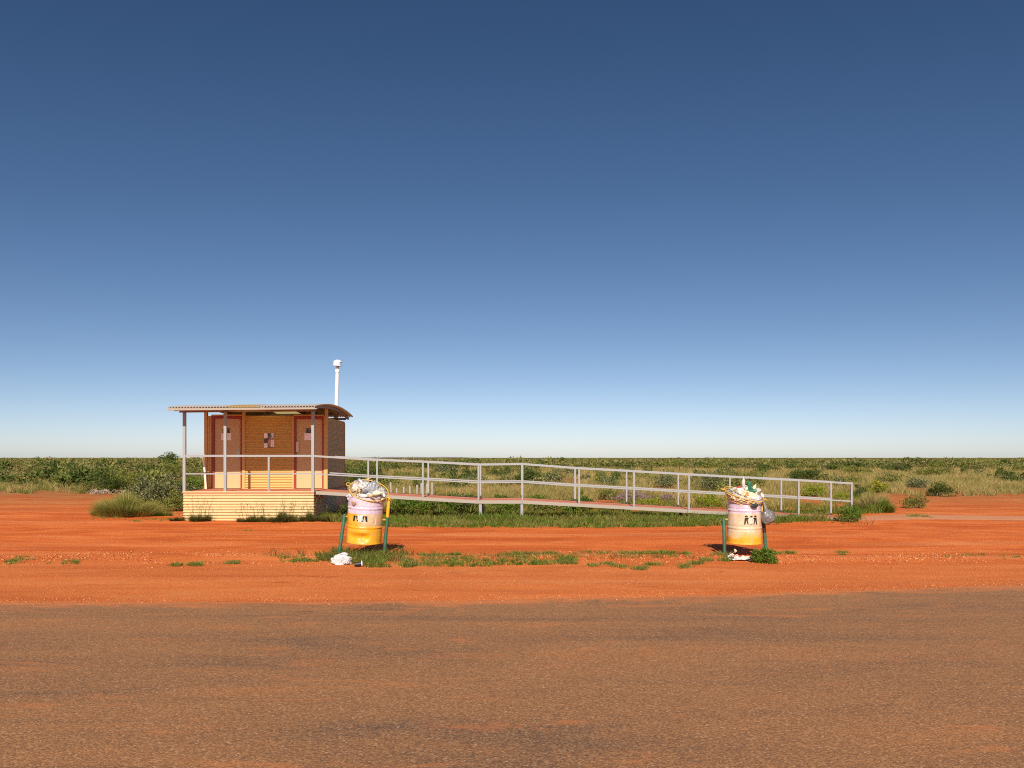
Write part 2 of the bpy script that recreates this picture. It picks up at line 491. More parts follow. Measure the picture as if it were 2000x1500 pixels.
# translucent roof light
m_, t_, b_ = new_mat("skylight_sheet")
b_.inputs["Base Color"].default_value = (0.72, 0.60, 0.30, 1)
b_.inputs["Roughness"].default_value = 0.5
tr_ = t_.nodes.new("ShaderNodeBsdfTranslucent")
tr_.inputs[0].default_value = (0.80, 0.66, 0.30, 1)
mx_ = t_.nodes.new("ShaderNodeMixShader")
mx_.inputs[0].default_value = 0.6
t_.links.new(b_.outputs[0], mx_.inputs[1])
t_.links.new(tr_.outputs[0], mx_.inputs[2])
t_.links.new(mx_.outputs[0], t_.nodes["Material Output"].inputs[0])
MT["skylight"] = m_


# ------------------------------------------------------------------ mesh helpers
class MB:
    def __init__(self):
        self.v = []
        self.f = []

    def add(self, vs, fs):
        o = len(self.v)
        self.v.extend([tuple(p) for p in vs])
        self.f.extend([tuple(i + o for i in q) for q in fs])
        return self

    def box(self, x0, x1, y0, y1, z0, z1):
        return self.hexa([(x0, y0, z0), (x1, y0, z0), (x1, y1, z0), (x0, y1, z0), (x0, y0, z1), (x1, y0, z1), (x1, y1, z1), (x0, y1, z1)])

    def hexa(self, p):
        return self.add(p, [(0, 3, 2, 1), (4, 5, 6, 7), (0, 1, 5, 4), (1, 2, 6, 5), (2, 3, 7, 6), (3, 0, 4, 7)])

    def beam(self, a, b, w, h=None):
        """square bar from a to b, kept upright"""
        h = w if h is None else h
        a, b = Vector(a), Vector(b)
        d = (b - a).normalized()
        up = Vector((0, 0, 1)) if abs(d.z) < 0.9 else Vector((0, 1, 0))
        s = d.cross(up).normalized() * (w / 2)
        u = s.cross(d).normalized() * (h / 2)
        return self.hexa([a - s - u, a + s - u, b + s - u, b - s - u, a - s + u, a + s + u, b + s + u, b - s + u])

    def tube(self, pts, rad, n=6, cap=True, closed=False):
        pts = [Vector(p) for p in pts]
        rads = rad if isinstance(rad, (list, tuple)) else [rad] * len(pts)
        o = len(self.v)
        k = len(pts)
        prev = None
        for i, p in enumerate(pts):
            if closed:
                d = pts[(i + 1) % k] - pts[i - 1]
            else:
                d = pts[min(i + 1, k - 1)] - pts[max(i - 1, 0)]
            d.normalize()
            if prev is None:
                ref = Vector((0, 0, 1)) if abs(d.z) < 0.9 else Vector((1, 0, 0))
                s = d.cross(ref).normalized()
            else:
                s = (prev - d * prev.dot(d)).normalized()
            prev = s
            u = d.cross(s)
            for j in range(n):
                a = 2 * math.pi * j / n
                self.v.append(tuple(p + (s * math.cos(a) + u * math.sin(a)) * rads[i]))
        seg = k if closed else k - 1
        for i in range(seg):
            i2 = (i + 1) % k
            for j in range(n):
                j2 = (j + 1) % n
                self.f.append((o + i * n + j, o + i * n + j2, o + i2 * n + j2, o + i2 * n + j))
        if cap and not closed:
            self.f.append(tuple(o + j for j in reversed(range(n))))
            self.f.append(tuple(o + (k - 1) * n + j for j in range(n)))
        return self

    def lathe(self, prof, n=40, a0=0.0, a1=2 * math.pi):
        full = abs(a1 - a0 - 2 * math.pi) < 1e-6
        cols = n if full else n + 1
        o = len(self.v)
        for r, z in prof:
            for j in range(cols):
                a = a0 + (a1 - a0) * j / n
                self.v.append((r * math.sin(a), -r * math.cos(a), z))
        for i in range(len(prof) - 1):
            for j in range(n):
                j2 = (j + 1) % cols if full else j + 1
                self.f.append((o + i * cols + j, o + i * cols + j2, o + (i + 1) * cols + j2, o + (i + 1) * cols + j))
        return self

    def build(self, name, mat, parent=None, smooth=False, loc=None, off=None, shade=None):
        me = bpy.data.meshes.new(name)
        vs = self.v
        if off is not None:
            vs = [(x - off[0], y - off[1], z - off[2]) for x, y, z in vs]
        me.from_pydata(vs, [], self.f)
        me.materials.append(MT[mat] if isinstance(mat, str) else mat)
        if smooth:
            me.polygons.foreach_set("use_smooth", [True] * len(me.polygons))
        if shade is not None:
            me.set_sharp_from_angle(angle=shade)
        o = bpy.data.objects.new(name, me)
        COL.objects.link(o)
        if parent is not None:
            o.parent = parent
        if loc is not None:
            o.location = loc
        return o


def np_mesh(name, v, tris, mat, quads=None):
    me = bpy.data.meshes.new(name)
    v = np.asarray(v, dtype=np.float32).reshape(-1, 3)
    f = np.asarray(tris if quads is None else quads, dtype=np.int32)
    k = f.shape[1]
    me.vertices.add(len(v))
    me.vertices.foreach_set("co", v.ravel())
    me.loops.add(f.size)
    me.loops.foreach_set("vertex_index", f.ravel())
    me.polygons.add(len(f))
    me.polygons.foreach_set("loop_start", np.arange(0, f.size, k, dtype=np.int32))
    me.materials.append(MT[mat] if isinstance(mat, str) else mat)
    me.update(calc_edges=True)
    return me


def np_obj(name, me, parent=None, loc=None):
    o = bpy.data.objects.new(name, me)
    COL.objects.link(o)
    if parent is not None:
        o.parent = parent
    if loc is not None:
        o.location = loc
    return o


def tag(o, label=None, cat=None, group=None, kind=None):
    if label:
        o["label"] = label
    if cat:
        o["category"] = cat
    if group:
        o["group"] = group
    if kind:
        o["kind"] = kind
    return o


def empty(name, loc=(0, 0, 0), rz=0.0):
    o = bpy.data.objects.new(name, None)
    COL.objects.link(o)
    o.location = loc
    o.rotation_euler = (0, 0, rz)
    o.empty_display_size = 0.2
    return o


# ------------------------------------------------------------------ ground
ROAD_EDGE = [(-60, 9.45), (-14, 9.58), (-9, 9.62), (-4.96, 9.63), (-1.81, 9.66), (0.0, 9.80), (1.62, 9.99), (3.2, 10.27), (5.52, 10.70),
             (7.0, 11.0), (12, 12.0), (24, 14.4), (60, 21)]


def road_edge(x):
    return float(np.interp(x, [p[0] for p in ROAD_EDGE], [p[1] for p in ROAD_EDGE]))


def gheight(x, y):
    if y > 60 or y < 3 or abs(x) > 40:
        return -0.0
    z = 0.016 * mnoise.noise((x * 0.30, y * 0.75, 3.1)) + 0.006 * mnoise.noise((x * 1.7, y * 2.4, 9.0)) + 0.004 * mnoise.noise((x * 6, y * 6, 1.0))
    # windrow of gravel pushed up along the shoulder
    ridge = math.exp(-((y - 13.95 - 0.15 * math.sin(x * 0.7)) / 0.34) ** 2)
    z += 0.035 * ridge * (0.6 + 0.6 * mnoise.noise((x * 1.1, 4.2, 0.3)))
    e = road_edge(x)
    if y < e + 0.5:
        k = min(1.0, max(0.0, (e + 0.5 - y) / 0.45))
        z = z * (1 - k) + (0.004 * k if y > e - 0.10 else -0.035)
    return z


def build_ground():
    xs = list(np.arange(-19, 19.01, 0.14))
    s, x = 0.16, 19.0
    ext = []
    while x < 9000:
        s *= 1.22
        x += s
        ext.append(x)
    xs = [-e for e in reversed(ext)] + xs + ext
    ys = [-400, -60, -10, 0, 2, 3]
    ys += list(np.arange(3.2, 9.0, 0.25)) + list(np.arange(9.0, 26, 0.08))
    s, y = 0.09, 26.0
    while y < 9500:
        s *= 1.12
        y += s
        ys.append(y)
    nx, ny = len(xs), len(ys)
    v = np.zeros((ny, nx, 3))
    for j, yy in enumerate(ys):
        for i, xx in enumerate(xs):
            v[j, i] = (xx, yy, gheight(xx, yy))
    idx = np.arange(ny * nx).reshape(ny, nx)
    q = np.stack([idx[:-1, :-1], idx[:-1, 1:], idx[1:, 1:], idx[1:, :-1]], -1).reshape(-1, 4)
    me = np_mesh("ground", v, None, "ground", quads=q)
    me.polygons.foreach_set("use_smooth", [True] * len(me.polygons))
    o = np_obj("ground", me)
    tag(o, "red dirt ground of the roadside stop and the plain", kind="structure")


build_ground()


def build_road():
    xs = np.concatenate([np.arange(-60, -9, 1.0), np.arange(-9, 9, 0.05), np.arange(9, 60.1, 1.0)])
    v, sand = [], []
    rows = ((None, -60, 0.010), (None, 2.0, 0.010), (-1.1, 0, 0.010), (-0.6, 0, 0.010), (-0.3, 0, 0.010), (-0.12, 0, 0.010), (-0.03, 0, 0.009), (0.0, 0, 0.003), (0.012, 0, -0.03))
    nrow = len(rows)
    for x in xs:
        e = road_edge(x) + 0.045 * mnoise.noise((x * 0.9, 0, 0)) + 0.035 * mnoise.noise((x * 3.6, 2, 0)) + 0.025 * mnoise.noise((x * 10.0, 5, 0))
        for r, y, z in rows:
            v.append((x, y if r is None else e + r, z))
            sand.append(0.0 if r is None else max(0.0, min(1.0, 1.0 + r / 1.1)))
    n = len(xs)
    idx = np.arange(n * nrow).reshape(n, nrow)
    q = np.stack([idx[:-1, :-1], idx[1:, :-1], idx[1:, 1:], idx[:-1, 1:]], -1).reshape(-1, 4)
    me = np_mesh("road", v, None, "asphalt", quads=q)
    at = me.attributes.new("near_edge", 'FLOAT', 'POINT')          # how close to the broken edge, where sand drifts over
    at.data.foreach_set("value", np.array(sand, dtype=np.float32))
    o = np_obj("road", me)
    tag(o, "dusty brown sealed road across the foreground", kind="structure")


build_road()

# pale path leading off the foot of the ramp
pb = MB()
pts_path = [(9.1, 22.9, 1.5), (10.0, 22.95, 1.5), (11.0, 23.4, 2.0), (12.0, 23.6, 2.3), (13.5, 23.2, 2.0), (16.5, 22.6, 1.9), (24, 21.6, 2.0)]
dense = []
for (a, b) in zip(pts_path[:-1], pts_path[1:]):
    for k in range(8):
        s = k / 8
        dense.append([a[i] * (1 - s) + b[i] * s for i in range(3)])
vs, fs = [], []
for i, (x, y, w) in enumerate(dense):
    n1 = 0.10 * mnoise.noise((x * 1.3, 0, 0))
    n2 = 0.10 * mnoise.noise((x * 1.3, 9, 0))
    for k in range(5):
        yy = y - w / 2 + n1 + (w + n2 - n1) * k / 4
        vs.append((x, yy, 0.028 if 0 < k < 4 else 0.0))
for i in range(len(dense) - 1):
    for k in range(4):
        a = i * 5 + k
        fs.append((a, a + 5, a + 6, a + 1))
o = pb.add(vs, fs).build("path", "path", smooth=True)
tag(o, "pale dirt path leading away from the foot of the ramp", kind="structure")

# far low hills on the horizon
hb = MB()
n = 60
vs, fs = [], []
for i in range(n + 1):
    s = i / n
    x = PX(690, 7000) + s * (PX(925, 7000) - PX(690, 7000))
    h = 14.0 * (math.sin(math.pi * s) ** 0.5) * (0.62 + 0.38 * mnoise.noise((s * 7, 0.3, 0)))
    vs += [(x, 6700, -1), (x, 7000, max(0.2, h)), (x, 7500, max(0.2, h * 0.95)), (x, 8200, -1)]
for i in range(n):
    for k in range(3):
        a = i * 4 + k
        fs.append((a, a + 4, a + 5, a + 1))
o = hb.add(vs, fs).build("hills", "hill", smooth=True)
tag(o, "low pale hills on the horizon behind the ramp", kind="structure")

# ------------------------------------------------------------------ toilet block
HT = math.asin(0.02)
HC, HS = math.cos(HT), math.sin(HT)
HX, HY = -5.39, 22.30


def U(px, v):
    """local width coordinate of the hut at depth v for a picture column"""
    t = (px - 1000.0) / FPX
    return (t * (HY + v * HC) - HX + v * HS) / (HC - t * HS)


hut = empty("toilet_block", (HX, HY, 0), HT)
tag(hut, "cream corrugated toilet hut with a curved tin roof on a raised veranda", "toilet block")
DZ = 0.786
UL, UR = -3.53, 0.0
WL, WR = U(399.4, 1.9), U(640.2, 1.9)
VF, VB = 1.9, 4.7
RL, RR = -3.72, 0.18
RV0, RV1 = -0.57, 5.12


def arc(v, u=0.0):
    return 3.250 - (v - 2.27) ** 2 / 44.0 + 0.010 * u


def corr_h(x0, x1, z0, z1, y, pitch=0.0762, amp=0.021, axis='x', nx=1, phase=0.0):
    """corrugated sheet with level flutes; axis x: faces -y; axis y: along y at x = y"""
    k = max(2, int(round((z1 - z0) / pitch * 8)))
    vs, fs = [], []
    for i in range(k + 1):
        z = z0 + (z1 - z0) * i / k
        d = amp * math.cos(2 * math.pi * z / pitch + phase)
        for j in range(nx + 1):
            x = x0 + (x1 - x0) * j / nx
            vs.append((x, y - d, z) if axis == 'x' else (y + d, x, z))
    w = nx + 1
    for i in range(k):
        for j in range(nx):
            a = i * w + j
            q = (a, a + 1, a + w + 1, a + w)
            fs.append(q)
    return vs, fs


# platform
b = MB().box(UL, UR, 0.0, VF - 0.03, DZ - 0.09, DZ)
b.build("deck", "deck", hut)
b = MB().box(WL, WR, VF - 0.028, VB, DZ - 0.09, DZ - 0.003)
b.build("floor_slab", "deck", hut)
b = MB().box(UL - 0.012, UR + 0.012, -0.026, -0.004, DZ - 0.030, DZ + 0.003)
b.build("deck_edge", "skirt", hut)
for (x0, x1, y, ax) in ((UL, UR, -0.004, 'x'), (0.0, VB, UR + 0.004, 'y'), (0.0, VB, UL - 0.004, 'y')):
    vs, fs = corr_h(x0, x1, -0.03, DZ - 0.034, y, axis=ax, nx=1)
    sk = MB().add(vs, fs).build("skirt_panel", "skirt", hut, smooth=True)
    if ax == 'x':
        for k, ux in enumerate(np.linspace(UL + 0.12, UR - 0.12, 6)):
            for zz in (DZ - 0.072, 0.30):
                MB().lathe([(0.0, 0.008), (0.008, 0.007), (0.011, 0.0)], 8).build("screw", "hinge", sk, loc=(ux, -0.022, zz)).rotation_euler = (R(90), 0, 0)

# walls
vs, fs = corr_h(U(478.9, VF), U(571.2, VF), DZ, 2.94, VF, nx=1, amp=0.016)
wall_mid = MB().add(vs, fs).build("front_wall", "cream", hut, smooth=True)
vs, fs = corr_h(VF + 0.04, VB, DZ - 0.02, 2.885, WR - 0.012, axis='y', amp=0.012)
MB().add(vs, fs).build("side_wall", "cream", hut, smooth=True)
vs, fs = corr_h(VF + 0.04, VB, DZ - 0.02, 2.885, WL + 0.012, axis='y', amp=0.012)
MB().add(vs, fs).build("side_wall", "cream", hut, smooth=True)
vs, fs = corr_h(WL, WR, 0.0, 2.86, VB)
MB().add(vs, fs).build("back_wall", "cream", hut, smooth=True)
# partition between the two cubicles
MB().box(U(525, VF) - 0.02, U(525, VF) + 0.02, VF + 0.03, VB - 0.03, DZ, 2.6).build("partition", "cream", hut)


def vpost(name, pxa, pxb, v0, v1, z0, z1, mat):
    return MB().box(U(pxa, VF), U(pxb, VF), v0, v1, z0, z1).build(name, mat, hut)


for a, b2 in ((399.4, 405.4), (473.6, 478.7), (634.6, 640.2)):
    vpost("column", a, b2, VF - 0.035, VF + 0.055, DZ, arc(VF, U(a, VF)) - 0.065, "cream")
vpost("wall_flashing", 405.6, 409.2, VF - 0.012, VF + 0.02, DZ, 2.93, "cream")
vpost("wall_flashing", 409.4, 413.0, VF - 0.004, VF + 0.02, DZ, 2.93, "cream")
vpost("wall_flashing", 571.2, 574.0, VF - 0.020, VF + 0.02, DZ, 2.93, "cream")
vpost("wall_flashing", 632.2, 634.5, VF - 0.012, VF + 0.02, DZ, 2.93, "cream")
for k, (f0, d0, d1, f1) in enumerate(((413.1, 418.5, 470.0, 473.5), (574.1, 578.2, 629.3, 632.1))):
    vpost("door_frame", f0, d0, VF - 0.018, VF + 0.06, DZ, 2.93, "redframe")
    vpost("door_frame", d1, f1, VF - 0.018, VF + 0.06, DZ, 2.93, "redframe")
    vpost("door_frame", d0, d1, VF - 0.018, VF + 0.06, 2.845, 2.93, "redframe")
    vpost("head_flashing", f0, f1, VF - 0.024, VF + 0.05, 2.932, 2.972, "cream")
    dr = MB().box(U(d0, VF) + 0.004, U(d1, VF) - 0.004, VF + 0.026, VF + 0.058, DZ + 0.012, 2.842).build("door", "doorpaint", hut)
    dr["label"] = "peach door behind the middle veranda post" if k == 0 else "peach door nearest the ramp"
    yv = VF + 0.022

    def plate(name, a, b3, pyt, pyb, mat, d=0.004, y=yv):
        D = HY + VF
        return MB().box(U(a, VF), U(b3, VF), y - d, y + 0.003, PZ(pyb, D), PZ(pyt, D)).build(name, mat, dr)
    if k == 0:
        plate("notice", 431.5, 451.0, 846.2, 859.6, "notice_white")
        plate("toilet_sign", 434.5, 448.5, 836.2, 845.6, "signgrey")
        figs = ((438.0, 1), (445.5, 1))
    else:
        plate("notice", 594.2, 613.5, 846.2, 859.6, "notice_white")
        plate("toilet_sign", 596.5, 613.0, 836.2, 845.6, "signgrey")
        figs = ((600.8, 1), (607.2, 1))
    for fx, _ in figs:
        D = HY + VF
        g = MB()
        cx = U(fx, VF)
        zt = PZ(837.2, D)
        sc = 0.095
        ring = [(cx + 0.016 * math.cos(a), yv - 0.006, zt - 0.012 + 0.012 * math.sin(a)) for a in np.linspace(0, 2 * math.pi, 9)[:-1]]
        g.add(ring, [tuple(range(8))])
        g.add([(cx - 0.024, yv - 0.006, zt - 0.028), (cx + 0.024, yv - 0.006, zt - 0.028), (cx + 0.014, yv - 0.006, zt - 0.095), (cx - 0.014, yv - 0.006, zt - 0.095)], [(0, 3, 2, 1)])
        g.build("pictogram", "ink", dr)
    plate("sign_lettering", figs[0][0] - 3.0, figs[1][0] + 3.2, 843.6, 845.0, "ink", 0.0065)
    if k == 0:
        g = MB()
        D = HY + VF
        cx, cz = U(464.8, VF), PZ(887.0, D)
        prof = []
        ring = [(cx + 0.055 * math.cos(a), yv - 0.010, cz + 0.150 * math.sin(a)) for a in np.linspace(0, 2 * math.pi, 17)[:-1]]
        ring2 = [(x, yv + 0.004, z) for x, _, z in ring]
        g.add(ring + ring2, [tuple(range(16))] + [(i, i + 16, (i + 1) % 16 + 16, (i + 1) % 16) for i in range(16)])
        h = g.build("door_handle", "hinge", dr)
    else:
        plate("push_plate", 578.7, 583.8, 863.0, 882.4, "handle", 0.045)
        plate("lock", 580.2, 582.2, 884.0, 888.0, "hinge", 0.02)
# posters on the middle wall: six small sheets
D = HY + VF
for a, b3, pt, pb2, mt in ((516.4, 522.9, 846.0, 855.8, "notice_white"), (523.1, 528.8, 846.2, 856.0, "notice_black"), (529.0, 536.2, 846.0, 855.0, "notice_grey"),
                          (516.3, 523.0, 856.4, 865.6, "notice_black"), (523.2, 528.9, 856.4, 873.6, "notice_face"), (529.1, 536.0, 858.8, 872.6, "notice_pink"),
                          (516.2, 522.8, 866.0, 874.4, "notice_white")):
    MB().box(U(a, VF), U(b3, VF), VF - 0.018, VF - 0.013, PZ(pb2, D), PZ(pt, D)).build("poster", mt, wall_mid)

# roof
k_sheets = 5
wsheet = (RR - RL) / k_sheets
for s_i in range(k_sheets):
    u0 = RL + s_i * wsheet
    nu, nv = 80, 16
    vs, fs = [], []
    for i in range(nu + 1):
        u = u0 + wsheet * i / nu
        d = 0.017 * math.cos(2 * math.pi * (u - RL) / (wsheet / 10))
        for j in range(nv + 1):
            v = RV0 - 0.03 + (RV1 - RV0 + 0.03) * j / nv
            vs.append((u, v, arc(v, u) + d))
    for i in range(nu):
        for j in range(nv):
            a = i * (nv + 1) + j
            fs.append((a, a + nv + 1, a + nv + 2, a + 1))
    o = MB().add(vs, fs).build("roof_sheet" if s_i != 2 else "skylight_sheet", "roof" if s_i != 2 else "skylight", hut, smooth=True)
for u in (0.02, -1.18, -2.38, -3.54):
    vs, fs = [], []
    nv = 20
    for j in range(nv + 1):
        v = RV0 + 0.03 + (RV1 - RV0 - 0.08) * j / nv
        zt = arc(v, u) - 0.019
        for du, dz in ((-0.025, -0.085), (0.025, -0.085), (0.025, 0), (-0.025, 0)):
            vs.append((u + du, v, zt + dz))
    for j in range(nv):
        for q in range(4):
            a, b4 = j * 4 + q, j * 4 + (q + 1) % 4
            fs.append((a, b4, b4 + 4, a + 4))
    fs += [(3, 2, 1, 0), tuple(nv * 4 + q for q in range(4))]
    MB().add(vs, fs).build("rafter", "steel_dark", hut)
for v in (0.10, 3.62, VB - 0.01):
    hh = 0.07
    zt0, zt1 = arc(v, RL) - 0.106, arc(v, RR) - 0.106
    u0, u1 = RL + 0.05, RR - 0.16
    MB().hexa([(u0, v - 0.025, zt0 - hh), (u1, v - 0.025, zt1 - hh), (u1, v + 0.025, zt1 - hh), (u0, v + 0.025, zt0 - hh),
               (u0, v - 0.025, zt0), (u1, v - 0.025, zt1), (u1, v + 0.025, zt1), (u0, v + 0.025, zt0)]).build("purlin", "steel_dark", hut)
zf0, zf1 = 2.948, 2.988
MB().hexa([(RL, RV0 - 0.02, zf0), (RR - 0.03, RV0 - 0.02, zf1), (RR - 0.03, RV0 + 0.03, zf1), (RL, RV0 + 0.03, zf0),
           (RL, RV0 - 0.02, zf0 + 0.060), (RR - 0.03, RV0 - 0.02, zf1 + 0.050), (RR - 0.03, RV0 + 0.03, zf1 + 0.050), (RL, RV0 + 0.03, zf0 + 0.060)]).build("fascia_beam", "fascia", hut)
MB().box(RR - 0.028, RR + 0.03, RV0 - 0.01, RV0 + 0.02, 2.99, 3.012).build("fascia_end", "galv", hut)

# veranda posts and rails
pw = 0.075
VP = 0.045
for px_ in (360.4, 440.2, 611.2):
    u = U(px_, VP)
    MB().box(u - pw / 2, u + pw / 2, VP - pw / 2, VP + pw / 2, DZ, arc(VP, u) - 0.175).build("veranda_post", "galv", hut)
u1_, u2_, u3_ = U(360.4, VP), U(440.2, VP), U(611.2, VP)
u525 = U(525.2, VP)
hw = pw / 2
MB().box(u525 - 0.025, u525 + 0.025, VP - 0.025, VP + 0.025, DZ, 1.72).build("rail_post", "galv", hut)
for (a, b5) in ((u1_ + hw, u2_ - hw), (u2_ + hw, u3_ - hw)):
    MB().box(a, b5, VP - 0.028, VP + 0.028, 1.722, 1.778).build("top_rail", "galv", hut)
for (a, b5) in ((u1_ + hw, u2_ - hw), (u2_ + hw, u525 - 0.025), (u525 + 0.025, u3_ - hw)):
    MB().box(a, b5, VP - 0.016, VP + 0.016, 1.246, 1.278).build("mid_rail", "galv", hut)
MB().box(u1_ - 0.028, u1_ + 0.028, VP + hw, VF - 0.04, 1.722, 1.778).build("top_rail", "galv", hut)
MB().box(u1_ - 0.016, u1_ + 0.016, VP + hw, VF - 0.04, 1.246, 1.278).build("mid_rail", "galv", hut)

# vent pipe behind the hut
vp = MB().tube([(0, 0, 0), (0, 0, 4.62)], 0.062, 20).build("vent_pipe", "white", hut, smooth=True, loc=(-0.43, VB + 0.13, 0.0), shade=R(40))
vp.rotation_euler = (0, R(1.7), 0)
MB().lathe([(0.0, 0.0), (0.075, 0.0), (0.078, -0.10), (0.064, -0.105)], 20).build("collar", "white", vp, smooth=True, loc=(0, 0, 4.63), shade=R(40))
MB().lathe([(0.045, 4.62), (0.045, 4.72), (0.055, 4.735)], 16).build("neck", "hinge", vp, smooth=True)
MB().lathe([(0.0, 4.738), (0.150, 4.738), (0.152, 4.752), (0.0, 4.756)], 28).build("cowl_base", "white", vp, smooth=True, shade=R(40))
MB().lathe([(0.0, 4.950), (0.045, 4.946), (0.090, 4.930), (0.125, 4.903), (0.148, 4.868), (0.150, 4.852), (0.142, 4.852), (0.138, 4.866), (0.085, 4.915), (0.0, 4.935)], 28).build("cowl_dome", "white", vp, smooth=True)
MB().lathe([(0.146, 4.752), (0.146, 4.858), (0.141, 4.858), (0.141, 4.752)], 22, R(-130), R(38)).build("cowl_shield", "white", vp, smooth=True, shade=R(40))
g = MB().box(0.055, 0.061, -0.12, 0.10, 4.757, 4.850).build("cowl_vane", "hinge", vp)
MB().tube([(0, 0, 4.75), (0, 0, 4.93)], 0.012, 8).build("spindle", "hinge", vp)

# white batten propped in the corner of the veranda (its own thing)
ub, vb_ = U(403.0, 1.72), 1.72
bt = empty("timber_batten", (HX + ub * HC - vb_ * HS, HY + ub * HS + vb_ * HC, DZ + 0.004), HT)
tag(bt, "white painted batten leaning on the rail left of the hut doors", "batten")
MB().beam((0, 0, 0), (-0.085, 0.0, 0.925), 0.05, 0.025).build("plank", "whitebatten", bt)

# ------------------------------------------------------------------ access ramp
RY0, RY1 = 22.30, 23.80
RX = [PX(x, 22.30) for x in (616.5, 933.5, 1020, 1668)]
RZ = [DZ, 0.535, 0.535, 0.028]


def rz(x):
    return float(np.interp(x, RX, RZ))


RO = (RX[1], 23.05, 0.0)
rp = empty("access_ramp", RO)
tag(rp, "long red decked access ramp with galvanised handrails from the hut to the ground", "ramp")
for i in range(3):
    x0, x1 = RX[i], RX[i + 1]
    z0, z1 = RZ[i], RZ[i + 1]
    g = 0.002
    MB().hexa([(x0 + g, RY0 + 0.052, z0 - 0.06), (x1 - g, RY0 + 0.052, z1 - 0.06), (x1 - g, RY1 - 0.052, z1 - 0.06), (x0 + g, RY1 - 0.052, z0 - 0.06),
               (x0 + g, RY0 + 0.052, z0), (x1 - g, RY0 + 0.052, z1), (x1 - g, RY1 - 0.052, z1), (x0 + g, RY1 - 0.052, z0)]).build("ramp_deck", "deck", rp, off=RO)
    for (ya, yb) in ((RY0, RY0 + 0.05), (RY1 - 0.05, RY1)):
        t_ = 0.006
        MB().hexa([(x0 + g, ya, z0 - 0.085), (x1 - g, ya, z1 - 0.085), (x1 - g, yb, z1 - 0.085), (x0 + g, yb, z0 - 0.085),
                   (x0 + g, ya, z0 + t_), (x1 - g, ya, z1 + t_), (x1 - g, yb, z1 + t_), (x0 + g, yb, z0 + t_)]).build("edge_channel", "fascia", rp, off=RO)
front_px = [719.5, 826.0, 934.5, 1020.5, 1131.0, 1238.0, 1345.5, 1453.0, 1559.5, 1663.0]
railz = {611: 1.750, 719.5: 1.650, 826.0: 1.590, 934.5: 1.510, 1020.5: 1.526, 1131.0: 1.410, 1238.0: 1.330, 1345.5: 1.242, 1453.0: 1.160, 1559.5: 1.085, 1663.0: 1.000}
for row, yy in ((0, RY0 + 0.025), (1, RY1 - 0.025)):
    xs_ = [PX(p, 22.33) for p in front_px]
    tz = [railz[p] for p in front_px]
    for x, z in zip(xs_, tz):
        zb = rz(x) + 0.008 if x < RX[3] - 0.15 else 0.0
        MB().box(x - 0.023, x + 0.023, yy - 0.023, yy + 0.023, zb, z - 0.028).build("rail_post", "galv", rp, off=RO)
    xl = PX(613.6, 22.33) if row == 0 else PX(644, 23.775)
    zl = 1.748 if row == 0 else 1.742
    X = [xl] + xs_
    Zt = [zl] + tz
    for i in range(len(X) - 1):
        d0 = 0.0 if i == 0 else 0.0005
        a = (X[i] + d0, yy, Zt[i])
        e = (X[i + 1] + (0.028 if i == len(X) - 2 else -0.0005), yy, Zt[i + 1])
        MB().beam(a, e, 0.045, 0.050).build("top_rail", "galv", rp, off=RO)
        ml = 1.262 if i == 0 else (rz(X[i]) + Zt[i]) / 2
        mr = (rz(X[i + 1]) + Zt[i + 1]) / 2
        MB().beam((X[i] + (0.025 if i else 0), yy, ml), (X[i + 1] - 0.025, yy, mr), 0.03, 0.034).build("mid_rail", "galv", rp, off=RO)
for px_, ys2 in ((938.3, 22.36), (1019.3, 22.36), (938.3, 23.70), (1019.3, 23.70), (1347, 22.50), (1347, 23.6)):
    x = PX(px_, 22.36)
    MB().box(x - 0.038, x + 0.038, ys2 - 0.03, ys2 + 0.045, -0.05, rz(x) - 0.088).build("leg", "galv", rp, off=RO)

# ------------------------------------------------------------------ bollards behind the ramp, fence pickets
ords = ["first", "second", "third", "fourth", "fifth", "sixth", "seventh", "eighth"]
for k, (px_, pt) in enumerate(((764.2, 942), (774.8, 954), (788.4, 951), (801.4, 949), (813.8, 947), (823.2, 943.5), (833.8, 944.5), (843.2, 942.5))):
    D = 28.6 + 0.25 * (k % 3)
    x = PX(px_, D)
    h = PZ(pt, D)
    o = MB().tube([(0, 0, -0.1), (0.004, 0, h * 0.6), (0.0, 0.0, h - 0.012), (0, 0, h)], [0.040, 0.039, 0.038, 0.030], 10).build("bollard", "bollard", smooth=True, loc=(x, D, 0), shade=R(40))
    o.rotation_euler = (R(random.uniform(-2, 2)), R(random.uniform(-2, 2)), random.random())
    tag(o, "%s short weathered post, counting right from the left bin, behind the ramp" % ords[k], "bollard", "short posts behind the ramp")
o = MB().tube([(0, 0, -0.1), (0, 0, 0.85), (0, 0, 0.87)], [0.045, 0.043, 0.03], 10).build("bollard", "bollard", smooth=True, loc=(PX(675.5, 27.6), 27.6, 0), shade=R(40))
tag(o, "short weathered post against the right back corner of the hut", "bollard", "short posts behind the ramp")
pick = [(331, 110, 'left of the hut, the only one there'), (854, 97, 'above the ramp landing, leftmost behind the ramp'), (1163.5, 99, 'behind the ramp, second from the left'), (1327, 95, 'behind the ramp with its top above the rail'),
        (1455, 98, 'behind the right drum bin'), (1605, 93, 'right of the dark branching bush'), (1754, 96, 'rightmost, above the bare red patch')]
for px_, D, wh in pick:
    x = PX(px_, D)
    o = MB().tube([(0, 0, -0.1), (0.02, 0, 1.15)], 0.045, 5).build("fence_picket", "picket", loc=(x, D, 0))
    o.rotation_euler = (0, R(random.uniform(-3, 3)), 0)
    tag(o, "thin dark fence picket " + wh, "fence post", "pickets of the old fence line")

